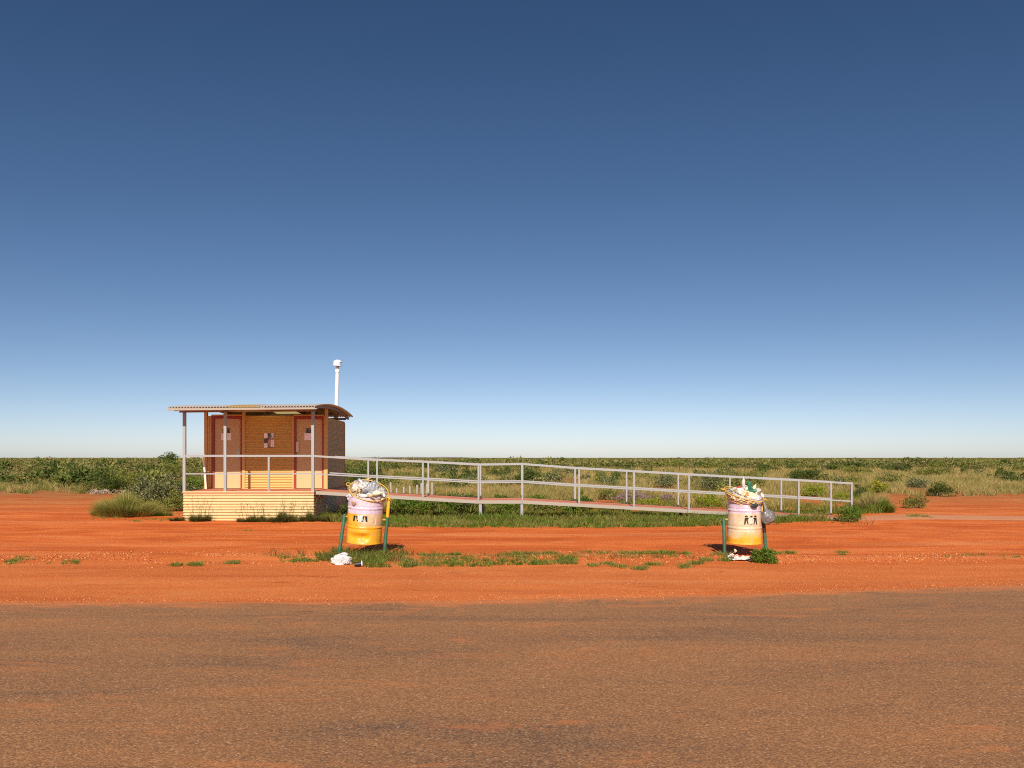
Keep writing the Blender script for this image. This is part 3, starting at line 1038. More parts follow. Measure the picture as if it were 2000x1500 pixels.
# ------------------------------------------------------------------ bins
def drum_mesh(r0, r1, H, hoops, dent=False):
    """steel drum with rolling hoops, open at the top"""
    prof = [(0.0, 0.012), (r0 - 0.02, 0.012), (r0 - 0.008, 0.0), (r0 + 0.004, 0.004), (r0 + 0.002, 0.02)]
    z = 0.03
    zs = []
    while z < H - 0.02:
        zs.append(z)
        z += 0.0125
    for z in zs:
        r = r0 + (r1 - r0) * z / H
        for hz in hoops:
            r += 0.010 * math.exp(-((z - hz) / 0.011) ** 2) - 0.005 * math.exp(-((abs(z - hz) - 0.026) / 0.012) ** 2)
        prof.append((r, z))
    rt = r1
    prof += [(rt, H - 0.015), (rt + 0.008, H - 0.008), (rt + 0.006, H), (rt - 0.006, H), (rt - 0.008, H - 0.02), (rt - 0.012, 0.45), (0.0, 0.44)]
    m = MB().lathe(prof, 64)
    out = []
    for x, y, zz in m.v:
        a = math.atan2(x, -y)
        rr = math.hypot(x, y)
        if rr > 0.1:
            w = 0.004 * mnoise.noise((a * 1.6, zz * 5, 2.0)) + 0.003 * mnoise.noise((a * 4, zz * 11, 7.0))
            if dent:
                t = 1.0 - abs(zz - 0.115) / 0.085
                s = 1.0 - abs(a + 0.12) / 0.75
                if t > 0 and s > 0:
                    w -= 0.050 * min(1.0, t * 1.3) * min(1.0, s * 1.4) * (1.0 + 0.3 * math.sin(a * 6))
            k = (rr + w) / rr
            x, y = x * k, y * k
        out.append((x, y, zz))
    m.v = out
    return m


def decal(polys, r0, r1, H, lift=0.004):
    """flat shapes (in metres across and up) wrapped on the drum's front"""
    m = MB()
    for poly in polys:
        # cut into narrow strips so that the shape follows the curve
        xs = [p[0] for p in poly]
        n = len(poly)
        pts = []
        for i in range(n):
            a, b = poly[i], poly[(i + 1) % n]
            k = max(1, int(abs(b[0] - a[0]) / 0.02))
            for j in range(k):
                s = j / k
                pts.append((a[0] + (b[0] - a[0]) * s, a[1] + (b[1] - a[1]) * s))
        vs = []
        for s, z in pts:
            r = r0 + (r1 - r0) * z / H + lift
            a = s / r
            vs.append((r * math.sin(a), -r * math.cos(a), z))
        m.add(vs, [tuple(range(len(vs)))])
    return m


def figure(cx, zb, h, flip=1, part='all'):
    """striding figure: head, body and two legs"""
    f = flip
    P = []

    def q(pts):
        P.append([(cx + f * x * h, zb + z * h) for x, z in pts])
    if part == 'all':
        q([(-0.16, 0.86), (0.15, 0.86), (0.17, 0.98), (0.06, 1.04), (-0.10, 1.03), (-0.18, 0.96)])
        q([(-0.20, 0.50), (0.16, 0.50), (0.20, 0.80), (-0.17, 0.80)])
        q([(0.15, 0.62), (0.28, 0.66), (0.29, 0.73), (0.18, 0.78)])
    q([(-0.20, 0.49), (0.02, 0.49), (-0.10, 0.02), (-0.24, 0.0)])
    q([(0.03, 0.49), (0.17, 0.49), (0.26, 0.0), (0.14, 0.02)])
    return P


EO = 0.075


def make_bin(name, label, base, posts, drum_loc, drum_rot, r0, r1, H, hoops, mat, dent, kind):
    root = empty(name, base)
    tag(root, label, "litter bin", "drum litter bins by the road")
    for (xb, yb, xt, yt, zt, cuts) in posts:
        a, b = Vector((xb, yb, -0.25)), Vector((xt, yt, zt))
        last = 0.0
        for (s, mt) in cuts:
            p0, p1 = a.lerp(b, last), a.lerp(b, s)
            m = MB().tube([p0, p1] if s < 1 else [p0, p1.lerp(p0, 0.02), p1], 0.030 if s < 1 else [0.030, 0.030, 0.024], 14, cap=(s == 1))
            m.build("post" if last == 0 else "post_section", mt, root, smooth=True, shade=R(40))
            last = s
    dr = drum_mesh(r0, r1, H, hoops, dent).build("drum", mat, root, smooth=True, loc=drum_loc, shade=R(50))
    dr.rotation_euler = drum_rot
    if kind == 0:
        for cx_, fl in ((-0.115, 1), (0.048, -1)):
            decal(figure(cx_, 0.390, 0.205, fl, 'legs'), r0, r1, H).build("emblem_figure", "ink", dr)
        bars = [[(-0.088 + k * 0.028, 0.385), (-0.066 + k * 0.028, 0.385), (-0.066 + k * 0.028, 0.505), (-0.088 + k * 0.028, 0.505)] for k in range(4)]
        decal(bars, r0, r1, H, 0.0035).build("emblem_bin", "whiteink", dr)["kind"] = "stuff"
        dots = []
        for k in range(3):
            for z in (0.398, 0.430, 0.462, 0.492):
                x = -0.078 + k * 0.028
                dots.append([(x, z), (x + 0.006, z), (x + 0.006, z + 0.016), (x, z + 0.016)])
        decal(dots, r0, r1, H, 0.005).build("emblem_marks", "ink", dr)["kind"] = "stuff"
        decal([[(0.235, 0.335), (0.245, 0.335), (0.255, 0.45), (0.243, 0.45)]], r0, r1, H, 0.004).build("scratch", "whiteink", dr)
    else:
        for cx_, fl in ((0.032, 1), (0.196, -1)):
            decal(figure(cx_ - EO, 0.345, 0.150, fl), r0, r1, H).build("emblem_figure", "ink", dr)
        decal([[(x - EO, z) for x, z in ((0.092, 0.350), (0.140, 0.350), (0.152, 0.458), (0.080, 0.458))]], r0, r1, H, 0.0035).build("emblem_bin", "whiteink", dr)["kind"] = "stuff"
        marks = [[(0.077, 0.458), (0.155, 0.458), (0.155, 0.465), (0.077, 0.465)], [(0.094, 0.340), (0.138, 0.340), (0.136, 0.352), (0.096, 0.352)],
                 [(0.096, 0.476), (0.140, 0.476), (0.134, 0.496), (0.102, 0.496)]]
        for x in (0.095, 0.109, 0.123, 0.136):
            for z in (0.362, 0.384, 0.406, 0.430):
                marks.append([(x, z), (x + 0.006, z), (x + 0.006, z + 0.015), (x, z + 0.015)])
        marks = [[(x - EO, z) for x, z in q] for q in marks]
        decal(marks, r0, r1, H, 0.005).build("emblem_marks", "ink", dr)["kind"] = "stuff"
    return root, dr


def wire_lid(name, label, loc, rot, r, depth, grid_half=False, mat="wire"):
    """round wire basket with two loop handles"""
    root = empty(name, loc)
    root.rotation_euler = rot
    tag(root, label, "wire basket", "wire baskets on the drums")

    def circ(rr, z, n=44):
        return [(rr * math.cos(a), rr * math.sin(a), z) for a in np.linspace(0, 2 * math.pi, n, endpoint=False)]
    MB().tube(circ(r, 0), 0.0085, 6, closed=True).build("rim", mat, root, smooth=True)
    MB().tube(circ(r * 0.97, -0.035), 0.0055, 5, closed=True).build("hoop", mat, root, smooth=True)
    MB().tube(circ(r * 0.90, -depth * 0.55), 0.0055, 5, closed=True).build("hoop", mat, root, smooth=True)
    MB().tube(circ(r * 0.78, -depth), 0.0065, 5, closed=True).build("hoop", mat, root, smooth=True)
    w = MB()
    for k in range(26):
        a = 2 * math.pi * k / 26
        ca, sa = math.cos(a), math.sin(a)
        w.tube([(r * ca, r * sa, 0), (r * 0.90 * ca, r * 0.90 * sa, -depth * 0.55), (r * 0.78 * ca, r * 0.78 * sa, -depth)], 0.0042, 4, cap=False)
    w.build("upright_wires", mat, root, smooth=True)["kind"] = "stuff"
    w = MB()
    rb = r * 0.78
    for k in range(-5, 6):
        c = k * 0.085
        if abs(c) < rb:
            e = math.sqrt(rb * rb - c * c)
            w.tube([(c, -e, -depth), (c, e, -depth)], 0.004, 4, cap=False)
            w.tube([(-e, c, -depth - 0.007), (e, c, -depth - 0.007)], 0.004, 4, cap=False)
    w.build("base_wires", mat, root)["kind"] = "stuff"
    if grid_half:
        w = MB()
        for k in range(-6, 7):
            c = k * 0.052
            if abs(c) < r * 0.97:
                e = math.sqrt(r * r - c * c)
                w.tube([(-e, c, 0.0), (-0.5 * e, c, 0.075), (min(-0.05, 0.1 * e - 0.1), c, 0.075)], 0.0036, 4, cap=False)
        for x, z in ((-r * 0.78, 0.035), (-r * 0.62, 0.060), (-r * 0.46, 0.078), (-r * 0.30, 0.080)):
            e = math.sqrt(r * r - x * x) * 0.9
            w.tube([(x, -e, z * 0.3), (x, -e * 0.6, z), (x, e * 0.6, z), (x, e, z * 0.3)], 0.0036, 4, cap=False)
        w.build("cover_wires", mat, root)["kind"] = "stuff"
    for a in (math.pi, 0.0):
        ca, sa = math.cos(a), math.sin(a)
        t = Vector((-sa, ca, 0))
        c = Vector((ca, sa, 0))
        pts = [c * r + t * 0.045, c * (r + 0.055) + t * 0.045, c * (r + 0.068) + t * 0.02, c * (r + 0.068) - t * 0.02, c * (r + 0.055) - t * 0.045, c * r - t * 0.045]
        MB().tube(pts, 0.007, 6).build("handle", mat, root, smooth=True)
    return root


def crumple(name, mat, size, seed, sub=4, amp=0.22, freq=2.4, flat=0.0, smooth=False, parent=None, loc=None, neck=None):
    """crumpled plastic: a ball pushed about by ridged noise"""
    bm = bmesh.new()
    bmesh.ops.create_icosphere(bm, subdivisions=sub, radius=1.0)
    sv = Vector((seed * 3.7, seed * 1.3, seed * 7.1))
    for v in bm.verts:
        d = v.co.normalized()
        n1 = mnoise.noise(d * freq + sv)
        n2 = 1 - abs(mnoise.noise(d * freq * 2.3 + sv * 2)) * 2
        n3 = 1 - abs(mnoise.noise(d * freq * 5.5 + sv)) * 2
        k = 1 + amp * n1 + amp * 0.35 * n2 + amp * 0.16 * n3
        p = d * k
        if neck and d.z > 0.55:
            s = (d.z - 0.55) / 0.45
            p.x *= 1 - 0.86 * s
            p.y *= 1 - 0.86 * s
            p.z += neck * s
        if flat and p.z < -flat:
            p.z = -flat + (p.z + flat) * 0.12
        v.co = Vector((p.x * size[0], p.y * size[1], p.z * size[2]))
    me = bpy.data.meshes.new(name)
    bm.to_mesh(me)
    bm.free()
    me.materials.append(MT[mat])
    if smooth:
        me.polygons.foreach_set("use_smooth", [True] * len(me.polygons))
    o = bpy.data.objects.new(name, me)
    COL.objects.link(o)
    if parent is not None:
        o.parent = parent
    if loc is not None:
        o.location = loc
    return o


BD = 14.17
S1 = BD / FPX


def bx(px):
    return (px - 1000.0) * S1


def bz(py):
    return EYE - (py - 894.0) * S1


base1 = (bx(705), BD, 0.0)


def rel1(px):
    return bx(px) - base1[0]


bin1, drum1 = make_bin("drum_litter_bin", "yellow and lilac dented drum bin tilted between two leaning posts", base1,
                       [(rel1(657.8), 0.0, rel1(673.2), 0.0, bz(1004.2), [(1.0, "green_post")]),
                        (rel1(747.4), 0.0, rel1(760.0), 0.0, bz(972.5), [(0.735, "green_post"), (1.0, "yellow_post")])],
                       (rel1(710.6), 0.0, bz(1058.8)), (R(3.0), R(3.4), 0), 0.298, 0.298, 0.80, (0.285, 0.61), "drumA", True, 0)
for (xa, za, xb2, zb2) in ((rel1(672), bz(1008.5), rel1(683), bz(1008.5)), (rel1(747), bz(1015.5), rel1(757), bz(1015.5))):
    MB().tube([(xa, 0, za), (xb2, 0, zb2)], 0.012, 8).build("pivot_pin", "yellow_post", bin1, smooth=True)
lid1_c = (bx(721.3), BD - 0.05, bz(957.5))
lid1 = wire_lid("wire_basket", "yellow wire basket full of rubbish bags tipped forward on the left drum", lid1_c, (R(26), R(16.5), R(-2)), 0.338, 0.15, True)

base2 = (bx(1456), BD + 0.03, 0.0)


def rel2(px):
    return bx(px) - base2[0]


bin2, drum2 = make_bin("drum_litter_bin", "faded cream, lilac and yellow drum bin between two green posts", base2,
                       [(rel2(1417.0), 0.0, rel2(1414.2), 0.0, bz(1012.5), [(1.0, "green_post")]),
                        (rel2(1500.0), 0.0, rel2(1489.2), 0.0, bz(979.5), [(0.545, "green_post"), (0.70, "blackband"), (1.0, "yellow_post")])],
                       (rel2(1453.8), 0.0, bz(1060.2)), (R(2.0), R(0.2), 0), 0.296, 0.268, 0.775, (0.275, 0.575), "drumB", False, 1)
for (xa, xb2, py) in ((rel2(1415), rel2(1426), 1014.5), (rel2(1482), rel2(1492), 1018)):
    MB().tube([(xa, 0, bz(py)), (xb2, 0, bz(py))], 0.012, 8).build("pivot_pin", "yellow_post", bin2, smooth=True)
lid2_c = (bx(1452.5), BD - 0.02, bz(965.0))
lid2 = wire_lid("wire_basket", "yellow wire basket heaped with loose litter on the right drum", lid2_c, (R(15), R(13.5), R(2)), 0.345, 0.13)


def cup(name, mat, r0, r1, h, lidmat=None):
    o = MB().lathe([(0, 0), (r0, 0), (r1, h), (r1 + 0.004, h + 0.002), (r1 - 0.003, h + 0.004), (r0 - 0.004, 0.006)], 18).build(name, mat, smooth=True, shade=R(40))
    if lidmat:
        MB().lathe([(r1 + 0.005, h - 0.008), (r1 + 0.006, h + 0.004), (r1 - 0.004, h + 0.010), (r1 - 0.008, h + 0.004), (0, h + 0.004)], 18).build("lid", lidmat, o, smooth=True, shade=R(40))
    return o


def bottle(name, mat, capmat, h=0.21, r=0.032):
    o = MB().lathe([(0, 0), (r * 0.9, 0.0), (r, 0.01), (r, h * 0.62), (r * 0.75, h * 0.74), (r * 0.38, h * 0.84), (r * 0.38, h * 0.95)], 16).build(name, mat, smooth=True, shade=R(45))
    MB().lathe([(r * 0.45, h * 0.90), (r * 0.45, h), (0, h + 0.002)], 12).build("cap", capmat, o, smooth=True, shade=R(45))
    return o


def in_frame(root, p):
    Mx = Matrix.Translation(root.location) @ root.rotation_euler.to_matrix().to_4x4()
    return Mx @ Vector(p)


def set_on(o, root, p, extra=(0, 0, 0)):
    o.location = in_frame(root, p)
    e = root.rotation_euler
    o.rotation_euler = (e.x + extra[0], e.y + extra[1], e.z + extra[2])


o = crumple("rubbish_bag", "bagmix", (0.150, 0.185, 0.135), 1, 5, 0.26, 3.4, smooth=True)
set_on(o, lid1, (-0.155, 0.0, -0.02))
tag(o, "bulging clear bag of mixed packaging in the left end of the tilted basket", "rubbish bag", "bags in the left basket")
o = crumple("rubbish_bag", "baggrey", (0.120, 0.135, 0.135), 2, 5, 0.30, 2.4, smooth=True)
set_on(o, lid1, (0.045, 0.03, 0.0))
tag(o, "shiny grey bag in the middle of the tilted basket", "rubbish bag", "bags in the left basket")
o = crumple("rubbish_bag", "bagpale", (0.125, 0.150, 0.115), 3, 5, 0.28, 3.4, smooth=True)
set_on(o, lid1, (0.195, -0.02, -0.025))
tag(o, "pale clear bag of rubbish in the right end of the tilted basket", "rubbish bag", "bags in the left basket")
for k, (mt, cm, p, ex, lb) in enumerate((
        ("lit_white", "lit_grey", (-0.10, -0.235, -0.01), (0.3, 1.35, 0.3), "white bottle lying at the front left rim of the tilted basket"),
        ("lit_cream", "lit_red", (0.05, -0.215, 0.02), (0.2, 1.2, -0.2), "cream bottle lying at the front of the tilted basket under the grey bag"),
        ("lit_mint", "lit_white", (0.13, -0.16, 0.045), (0.5, 0.9, 0.5), "pale green bottle lying across the right front of the tilted basket"),
        ("lit_grey", "lit_black", (-0.02, -0.13, 0.05), (0.8, 0.8, -0.5), "grey bottle between the bags of the tilted basket"))):
    o = bottle("bottle", mt, cm, 0.20, 0.034)
    set_on(o, lid1, p, ex)
    tag(o, lb, "bottle", "bottles in the left basket")
o = crumple("bin_liner", "liner", (0.27, 0.27, 0.12), 6, 5, 0.20, 3.2)
o.location = (bx(713), BD - 0.01, bz(972))
o.rotation_euler = (R(8), R(4), 0)
tag(o, "crumpled white liner bulging over the rim of the left drum", "bin liner")
flap = crumple("plastic_scrap", "lit_brown", (0.035, 0.006, 0.030), 9, 2, 0.4, 2.0)
flap.location = (bx(698), BD - 0.325, bz(980.5))
flap.rotation_euler = (0, R(30), 0)
tag(flap, "small dark brown scrap hanging at the front rim of the left drum", "scrap")

# loose litter in the right basket: the pieces one can pick out
heap = crumple("litter_heap", "bagpale", (0.27, 0.26, 0.11), 11, 5, 0.30, 4.0)
set_on(heap, lid2, (0.03, 0.0, -0.035))
tag(heap, "tangle of small packaging filling the right basket", "litter", kind="stuff")


def carton(name, mat, w, d, h):
    m = MB().hexa([(-w, -d, -h), (w, -d, -h * 0.9), (w, d, -h), (-w, d, -h), (-w, -d, h), (w * 0.95, -d, h), (w, d * 0.9, h * 0.9), (-w, d, h)])
    return m.build(name, mat)


picks = [
    (bottle("bottle", "lit_white", "lit_white"), (-0.035, 0.03, 0.10), (0.2, -0.4, 0), "thin white bottle standing tallest in the right basket", "bottle"),
    (bottle("bottle", "lit_green", "lit_black", 0.24, 0.036), (0.065, 0.02, 0.055), (0.1, -0.25, 0), "dark green bottle upright in the middle of the right basket", "bottle"),
    (bottle("bottle", "lit_mint", "lit_green", 0.20, 0.030), (0.115, -0.01, 0.045), (0.0, 0.15, 0), "pale green bottle beside the dark green one in the right basket", "bottle"),
    (carton("carton", "lit_red", 0.045, 0.03, 0.035), (-0.115, -0.06, 0.085), (0.4, 0.3, 0.5), "red carton on the upper left of the right basket", "carton"),
    (carton("carton", "lit_orange", 0.055, 0.03, 0.035), (0.010, -0.215, 0.045), (0.8, 0.2, 0.2), "orange carton at the front of the right basket", "carton"),
    (cup("paper_cup", "lit_white", 0.028, 0.040, 0.10), (-0.075, -0.03, 0.085), (1.0, 0.3, 0.4), "white paper cup next to the red carton in the right basket", "cup"),
    (cup("paper_cup", "lit_cream", 0.028, 0.040, 0.10), (-0.19, -0.05, 0.035), (1.3, -0.6, 0.4), "cream paper cup at the left end of the right basket", "cup"),
    (crumple("crumpled_paper", "paper", (0.115, 0.075, 0.050), 21, 3, 0.35, 3.0), (0.075, -0.215, 0.045), (0.5, 0.1, 0), "large crumpled white paper at the front rim of the right basket", "paper"),
    (crumple("crumpled_paper", "lit_white", (0.075, 0.060, 0.045), 22, 3, 0.35, 3.0), (-0.115, -0.12, 0.065), (0.3, 0.1, 0.4), "crumpled white paper on the left slope of the right heap", "paper"),
    (crumple("crumpled_paper", "lit_cream", (0.085, 0.055, 0.040), 23, 3, 0.35, 3.0), (-0.05, -0.16, 0.060), (0.4, -0.2, 0), "crumpled cream wrapper left of the orange carton in the right basket", "paper"),
    (bottle("bottle", "lit_green", "lit_white", 0.19, 0.030), (0.005, -0.10, 0.085), (1.2, 0.5, 0.9), "dark green bottle lying across the heap in the right basket", "bottle"),
    (carton("carton", "lit_white", 0.022, 0.018, 0.075), (0.17, 0.02, 0.075), (0.2, 0.9, 0), "slim white carton slanting near the right of the heap", "carton"),
    (carton("carton", "lit_cream", 0.030, 0.012, 0.095), (0.135, -0.07, 0.065), (0.3, -0.6, 0.2), "long cream carton slanting in the right basket", "carton"),
    (cup("paper_cup", "lit_brown", 0.028, 0.040, 0.10, "lit_white"), (0.215, -0.03, 0.030), (0.9, 0.9, 0.4), "brown paper cup with white lid at the right of the heap", "cup"),
    (cup("paper_cup", "lit_white", 0.028, 0.040, 0.09), (0.235, 0.06, 0.045), (0.3, -0.3, 0.4), "white paper cup at the right rim of the right basket", "cup"),
    (crumple("crumpled_paper", "lit_grey", (0.060, 0.050, 0.040), 25, 3, 0.35, 3.0), (0.205, -0.14, 0.030), (0.1, 0.3, 0), "crumpled grey wrapper at the right front of the right basket", "paper"),
    (carton("carton", "lit_black", 0.035, 0.016, 0.060), (0.09, -0.06, 0.085), (0.5, 0.4, 0.3), "black carton in the middle of the right heap", "carton"),
    (crumple("crumpled_paper", "lit_brown", (0.055, 0.050, 0.040), 26, 3, 0.35, 3.0), (0.255, -0.07, 0.010), (0.1, 0.3, 0), "brown paper ball against the right rim of the right basket", "paper"),
]
for o, p, ex, lb, ct in picks:
    set_on(o, lid2, p, ex)
    tag(o, lb, ct, "litter in the right basket")
dk = crumple("plastic_scrap", "lit_black", (0.055, 0.010, 0.040), 28, 3, 0.3, 2.0)
dk.location = (bx(1463.5), BD - 0.30, bz(985.5))
tag(dk, "black plastic scrap poking through the front of the right basket", "scrap")

# smoky bag tied to the right post
hb_ = empty("tied_rubbish_bag", (bx(1497.0), BD - 0.06, bz(1009.5)))
tag(hb_, "smoky grey bag of rubbish tied to the right post of the right bin", "rubbish bag")
o = crumple("bag", "baghang", (0.118, 0.100, 0.128), 31, 5, 0.15, 2.0, parent=hb_, smooth=True)
o = MB().tube([(-0.02, 0, 0.10), (-0.04, 0.01, 0.17), (-0.055, 0.035, 0.25), (-0.062, 0.05, 0.29)], [0.055, 0.024, 0.020, 0.012], 8).build("neck", "baghang", hb_, smooth=True)

# things dropped on the ground
o = empty("plastic_bag", (PX(667.5, 13.05), 13.05, 0.0))
tag(o, "white knotted plastic bag on the grass at the foot of the left bin", "plastic bag")
crumple("bag_body", "bagwhite", (0.148, 0.110, 0.092), 41, 5, 0.36, 2.0, flat=0.6, parent=o, loc=(0, 0, 0.060))
crumple("bag_knot", "bagwhite", (0.055, 0.040, 0.026), 42, 4, 0.35, 2.2, parent=o, loc=(0.045, -0.01, 0.165))
o = cup("coffee_cup", "black", 0.028, 0.042, 0.115, "white")
o.location = (PX(692.5, 12.72), 12.70, 0.045)
o.rotation_euler = (0, R(86), R(14))
tag(o, "black takeaway coffee cup with white lid lying in front of the left bin", "cup")


def sheet(name, mat, w, d, seed, amp=0.06):
    n = 14
    vs, fs = [], []
    for i in range(n + 1):
        for j in range(n + 1):
            x, y = (i / n - 0.5) * w, (j / n - 0.5) * d
            q = Vector((x * 8, y * 8, seed))
            z = amp * abs(mnoise.noise(q)) * 1.6 + amp * 0.5 * abs(mnoise.noise(q * 2.3))
            vs.append((x + 0.25 * w * mnoise.noise(q * 0.7 + Vector((5, 0, 0))), y + 0.25 * d * mnoise.noise(q * 0.7 + Vector((0, 5, 0))), z))
    for i in range(n):
        for j in range(n):
            a = i * (n + 1) + j
            fs.append((a, a + n + 1, a + n + 2, a + 1))
    ob = MB().add(vs, fs).build(name, mat)
    return ob


pk = empty("paper_packaging", (PX(1447, 13.55), 13.55, 0.02))
tag(pk, "torn white and yellow paper packaging on the ground under the right bin", "paper")
s_ = sheet("wrapper", "lit_white", 0.36, 0.26, 3.3, 0.055)
s_.parent = pk
s_ = sheet("flap", "lit_white", 0.16, 0.12, 6.3, 0.05)
s_.parent = pk
s_.location = (-0.16, 0.02, 0.03)
s_ = sheet("flap", "lit_cream", 0.16, 0.05, 8.3, 0.08)
s_.parent = pk
s_.location = (-0.075, 0.08, 0.09)
s_.rotation_euler = (0, R(-48), 0)
s_ = sheet("flap", "lit_orange", 0.12, 0.05, 9.3, 0.05)
s_.parent = pk
s_.location = (-0.12, -0.07, 0.04)

# ------------------------------------------------------------------ vegetation
def blades_np(base, h, lean, w, curved=True):
    """grass blades: base (N,3), h (N,), lean (N,2), w (N,)"""
    n = len(h)
    az = rng.uniform(0, 2 * np.pi, n)
    px_ = np.stack([np.cos(az), np.sin(az) * 0.5, np.zeros(n)], 1) * (w / 2)[:, None]
    lean3 = np.concatenate([lean, np.zeros((n, 1))], 1)
    up = np.zeros((n, 3))
    up[:, 2] = h
    mid = base + up * 0.58 + lean3 * 0.33
    tip = base + up * 1.0 + lean3
    tip[:, 2] -= 0.12 * np.linalg.norm(lean, axis=1)
    if curved:
        v = np.stack([base - px_, base + px_, mid - px_ * 0.75, mid + px_ * 0.75, tip], 1)
        o = (np.arange(n) * 5)[:, None]
        t = np.concatenate([o + np.array([[0, 1, 3]]), o + np.array([[0, 3, 2]]), o + np.array([[2, 3, 4]])], 1).reshape(-1, 3)
    else:
        v = np.stack([base - px_, base + px_, tip], 1)
        o = (np.arange(n) * 3)[:, None]
        t = (o + np.array([[0, 1, 2]])).reshape(-1, 3)
    return v.reshape(-1, 3), t


def tufts_np(cx, cy, hts, rad, nb, w, spread=0.5, curved=True, z0=0.0):
    """tufts at (cx, cy): every tuft nb blades fanning out of it"""
    n = len(cx)
    a = rng.uniform(0, 2 * np.pi, (n, nb))
    r = np.sqrt(rng.uniform(0, 1, (n, nb))) * rad[:, None]
    bx_ = cx[:, None] + r * np.cos(a)
    by_ = cy[:, None] + r * np.sin(a)
    h = hts[:, None] * rng.uniform(0.45, 1.1, (n, nb))
    out = (r / np.maximum(rad[:, None], 1e-6)) * spread * h + 0.18 * h * rng.uniform(0, 1, (n, nb))
    a2 = a + rng.normal(0, 0.5, (n, nb))
    lean = np.stack([out * np.cos(a2), out * np.sin(a2)], -1).reshape(-1, 2)
    base = np.stack([bx_, by_, np.full_like(bx_, z0)], -1).reshape(-1, 3)
    ww = (w if np.ndim(w) else np.full(n, w))
    ww = (ww[:, None] * rng.uniform(0.6, 1.3, (n, nb))).ravel()
    return blades_np(base, h.ravel(), lean, ww, curved)


def join_np(parts):
    vs, ts, o = [], [], 0
    for v, t in parts:
        vs.append(v)
        ts.append(t + o)
        o += len(v)
    return np.concatenate(vs), np.concatenate(ts)


def leaves_np(c, d, l, w, r):
    """diamond leaves: centre c, direction d, length l, width w"""
    n = len(l)
    rnd = r.normal(0, 1, (n, 3))
    s = np.cross(d, rnd)
    s /= np.maximum(np.linalg.norm(s, axis=1, keepdims=True), 1e-6)
    v = np.stack([c, c + d * (l * 0.45)[:, None] + s * (w / 2)[:, None], c + d * l[:, None], c + d * (l * 0.45)[:, None] - s * (w / 2)[:, None]], 1)
    q = (np.arange(n) * 4)[:, None] + np.array([[0, 1, 2, 3]])
    return v.reshape(-1, 3), q


def shrub_arrays(seed, w, h, nclump, nleaf, leaf, low=0.12, clump=0.30, updir=0.5):
    r = np.random.default_rng(seed)
    # clump centres in a lumpy dome
    a = r.uniform(0, 2 * np.pi, nclump)
    el = np.arcsin(r.uniform(0.0, 1.0, nclump))
    k = r.uniform(0.45, 1.0, nclump) ** 0.6
    lump = 0.78 + 0.30 * np.sin(a * 2 + r.uniform(0, 6)) * np.cos(el * 3 + r.uniform(0, 6)) + r.uniform(-0.12, 0.12, nclump)
    cx = np.cos(a) * np.cos(el) * k * lump * w * 0.5
    cy = np.sin(a) * np.cos(el) * k * lump * w * 0.45
    cz = low * h + np.sin(el) * k * np.clip(lump, 0.5, 1.05) * h * (1 - low) * 0.92
    cen = np.stack([cx, cy, cz], 1)
    cr = clump * min(w * 0.5, h) * r.uniform(0.6, 1.25, nclump)
    who = r.integers(0, nclump, nleaf)
    d = r.normal(0, 1, (nleaf, 3))
    d /= np.linalg.norm(d, axis=1, keepdims=True)
    rad = r.uniform(0.35, 1.0, nleaf) ** 0.5
    p = cen[who] + d * (cr[who] * rad)[:, None] * np.array([1.15, 1.15, 0.8])
    p[:, 2] = np.maximum(p[:, 2], 0.02)
    dd = d * 0.8 + r.normal(0, 0.5, (nleaf, 3))
    dd[:, 2] += updir
    dd /= np.linalg.norm(dd, axis=1, keepdims=True)
    l = leaf * r.uniform(0.6, 1.35, nleaf)
    v, q = leaves_np(p, dd, l, l * r.uniform(0.32, 0.6, nleaf), r)
    return v, q, cen


def stems(cen, seed, rad, n):
    r = np.random.default_rng(seed + 99)
    m = MB()
    idx = r.permutation(len(cen))[:n]
    for i in idx:
        c = Vector(cen[i])
        b0 = Vector((c.x * 0.12 + r.uniform(-0.03, 0.03), c.y * 0.12, -0.03))
        md = b0.lerp(c, 0.5) + Vector((r.uniform(-0.06, 0.06), r.uniform(-0.06, 0.06), -0.05 * c.z))
        m.tube([b0, md, c], [rad, rad * 0.7, rad * 0.25], 5, cap=False)
    return m


LEAFMAT = {"dark": "f_dark", "olive": "f_olive", "grey": "f_grey", "lime": "f_lime", "green": "f_green", "purple": "f_purple", "far": "f_far"}


def shrub(name, label, px_, D, w, h, kind, nleaf=2600, leaf=None, nclump=26, seed=1, cat="shrub", group=None, clump=0.30, nstem=9, flowers=0, updir=0.5, stemmat="bark"):
    leaf = leaf or max(0.05, 0.0016 * D)
    root = empty(name, (PX(px_, D), D, 0.0))
    tag(root, label, cat, group)
    v, q, cen = shrub_arrays(seed, w, h, nclump, nleaf, leaf, clump=clump, updir=updir)
    np_obj("foliage", np_mesh("foliage", v, None, LEAFMAT[kind], quads=q), root)
    stems(cen, seed, 0.012 + 0.012 * h, nstem).build("stems", stemmat, root, smooth=True)
    if flowers:
        r = np.random.default_rng(seed + 5)
        i = r.integers(0, len(v), flowers)
        p = v[i]
        p = p[p[:, 2] > 0.55 * h]
        n = len(p)
        if n:
            d = r.normal(0, 1, (n, 3))
            d /= np.linalg.norm(d, axis=1, keepdims=True)
            l = np.full(n, leaf * 0.9)
            fv, fq = leaves_np(p, d, l, l * 0.8, r)
            np_obj("flowers", np_mesh("flowers", fv, None, "f_yellowflower", quads=fq), root)
    return root


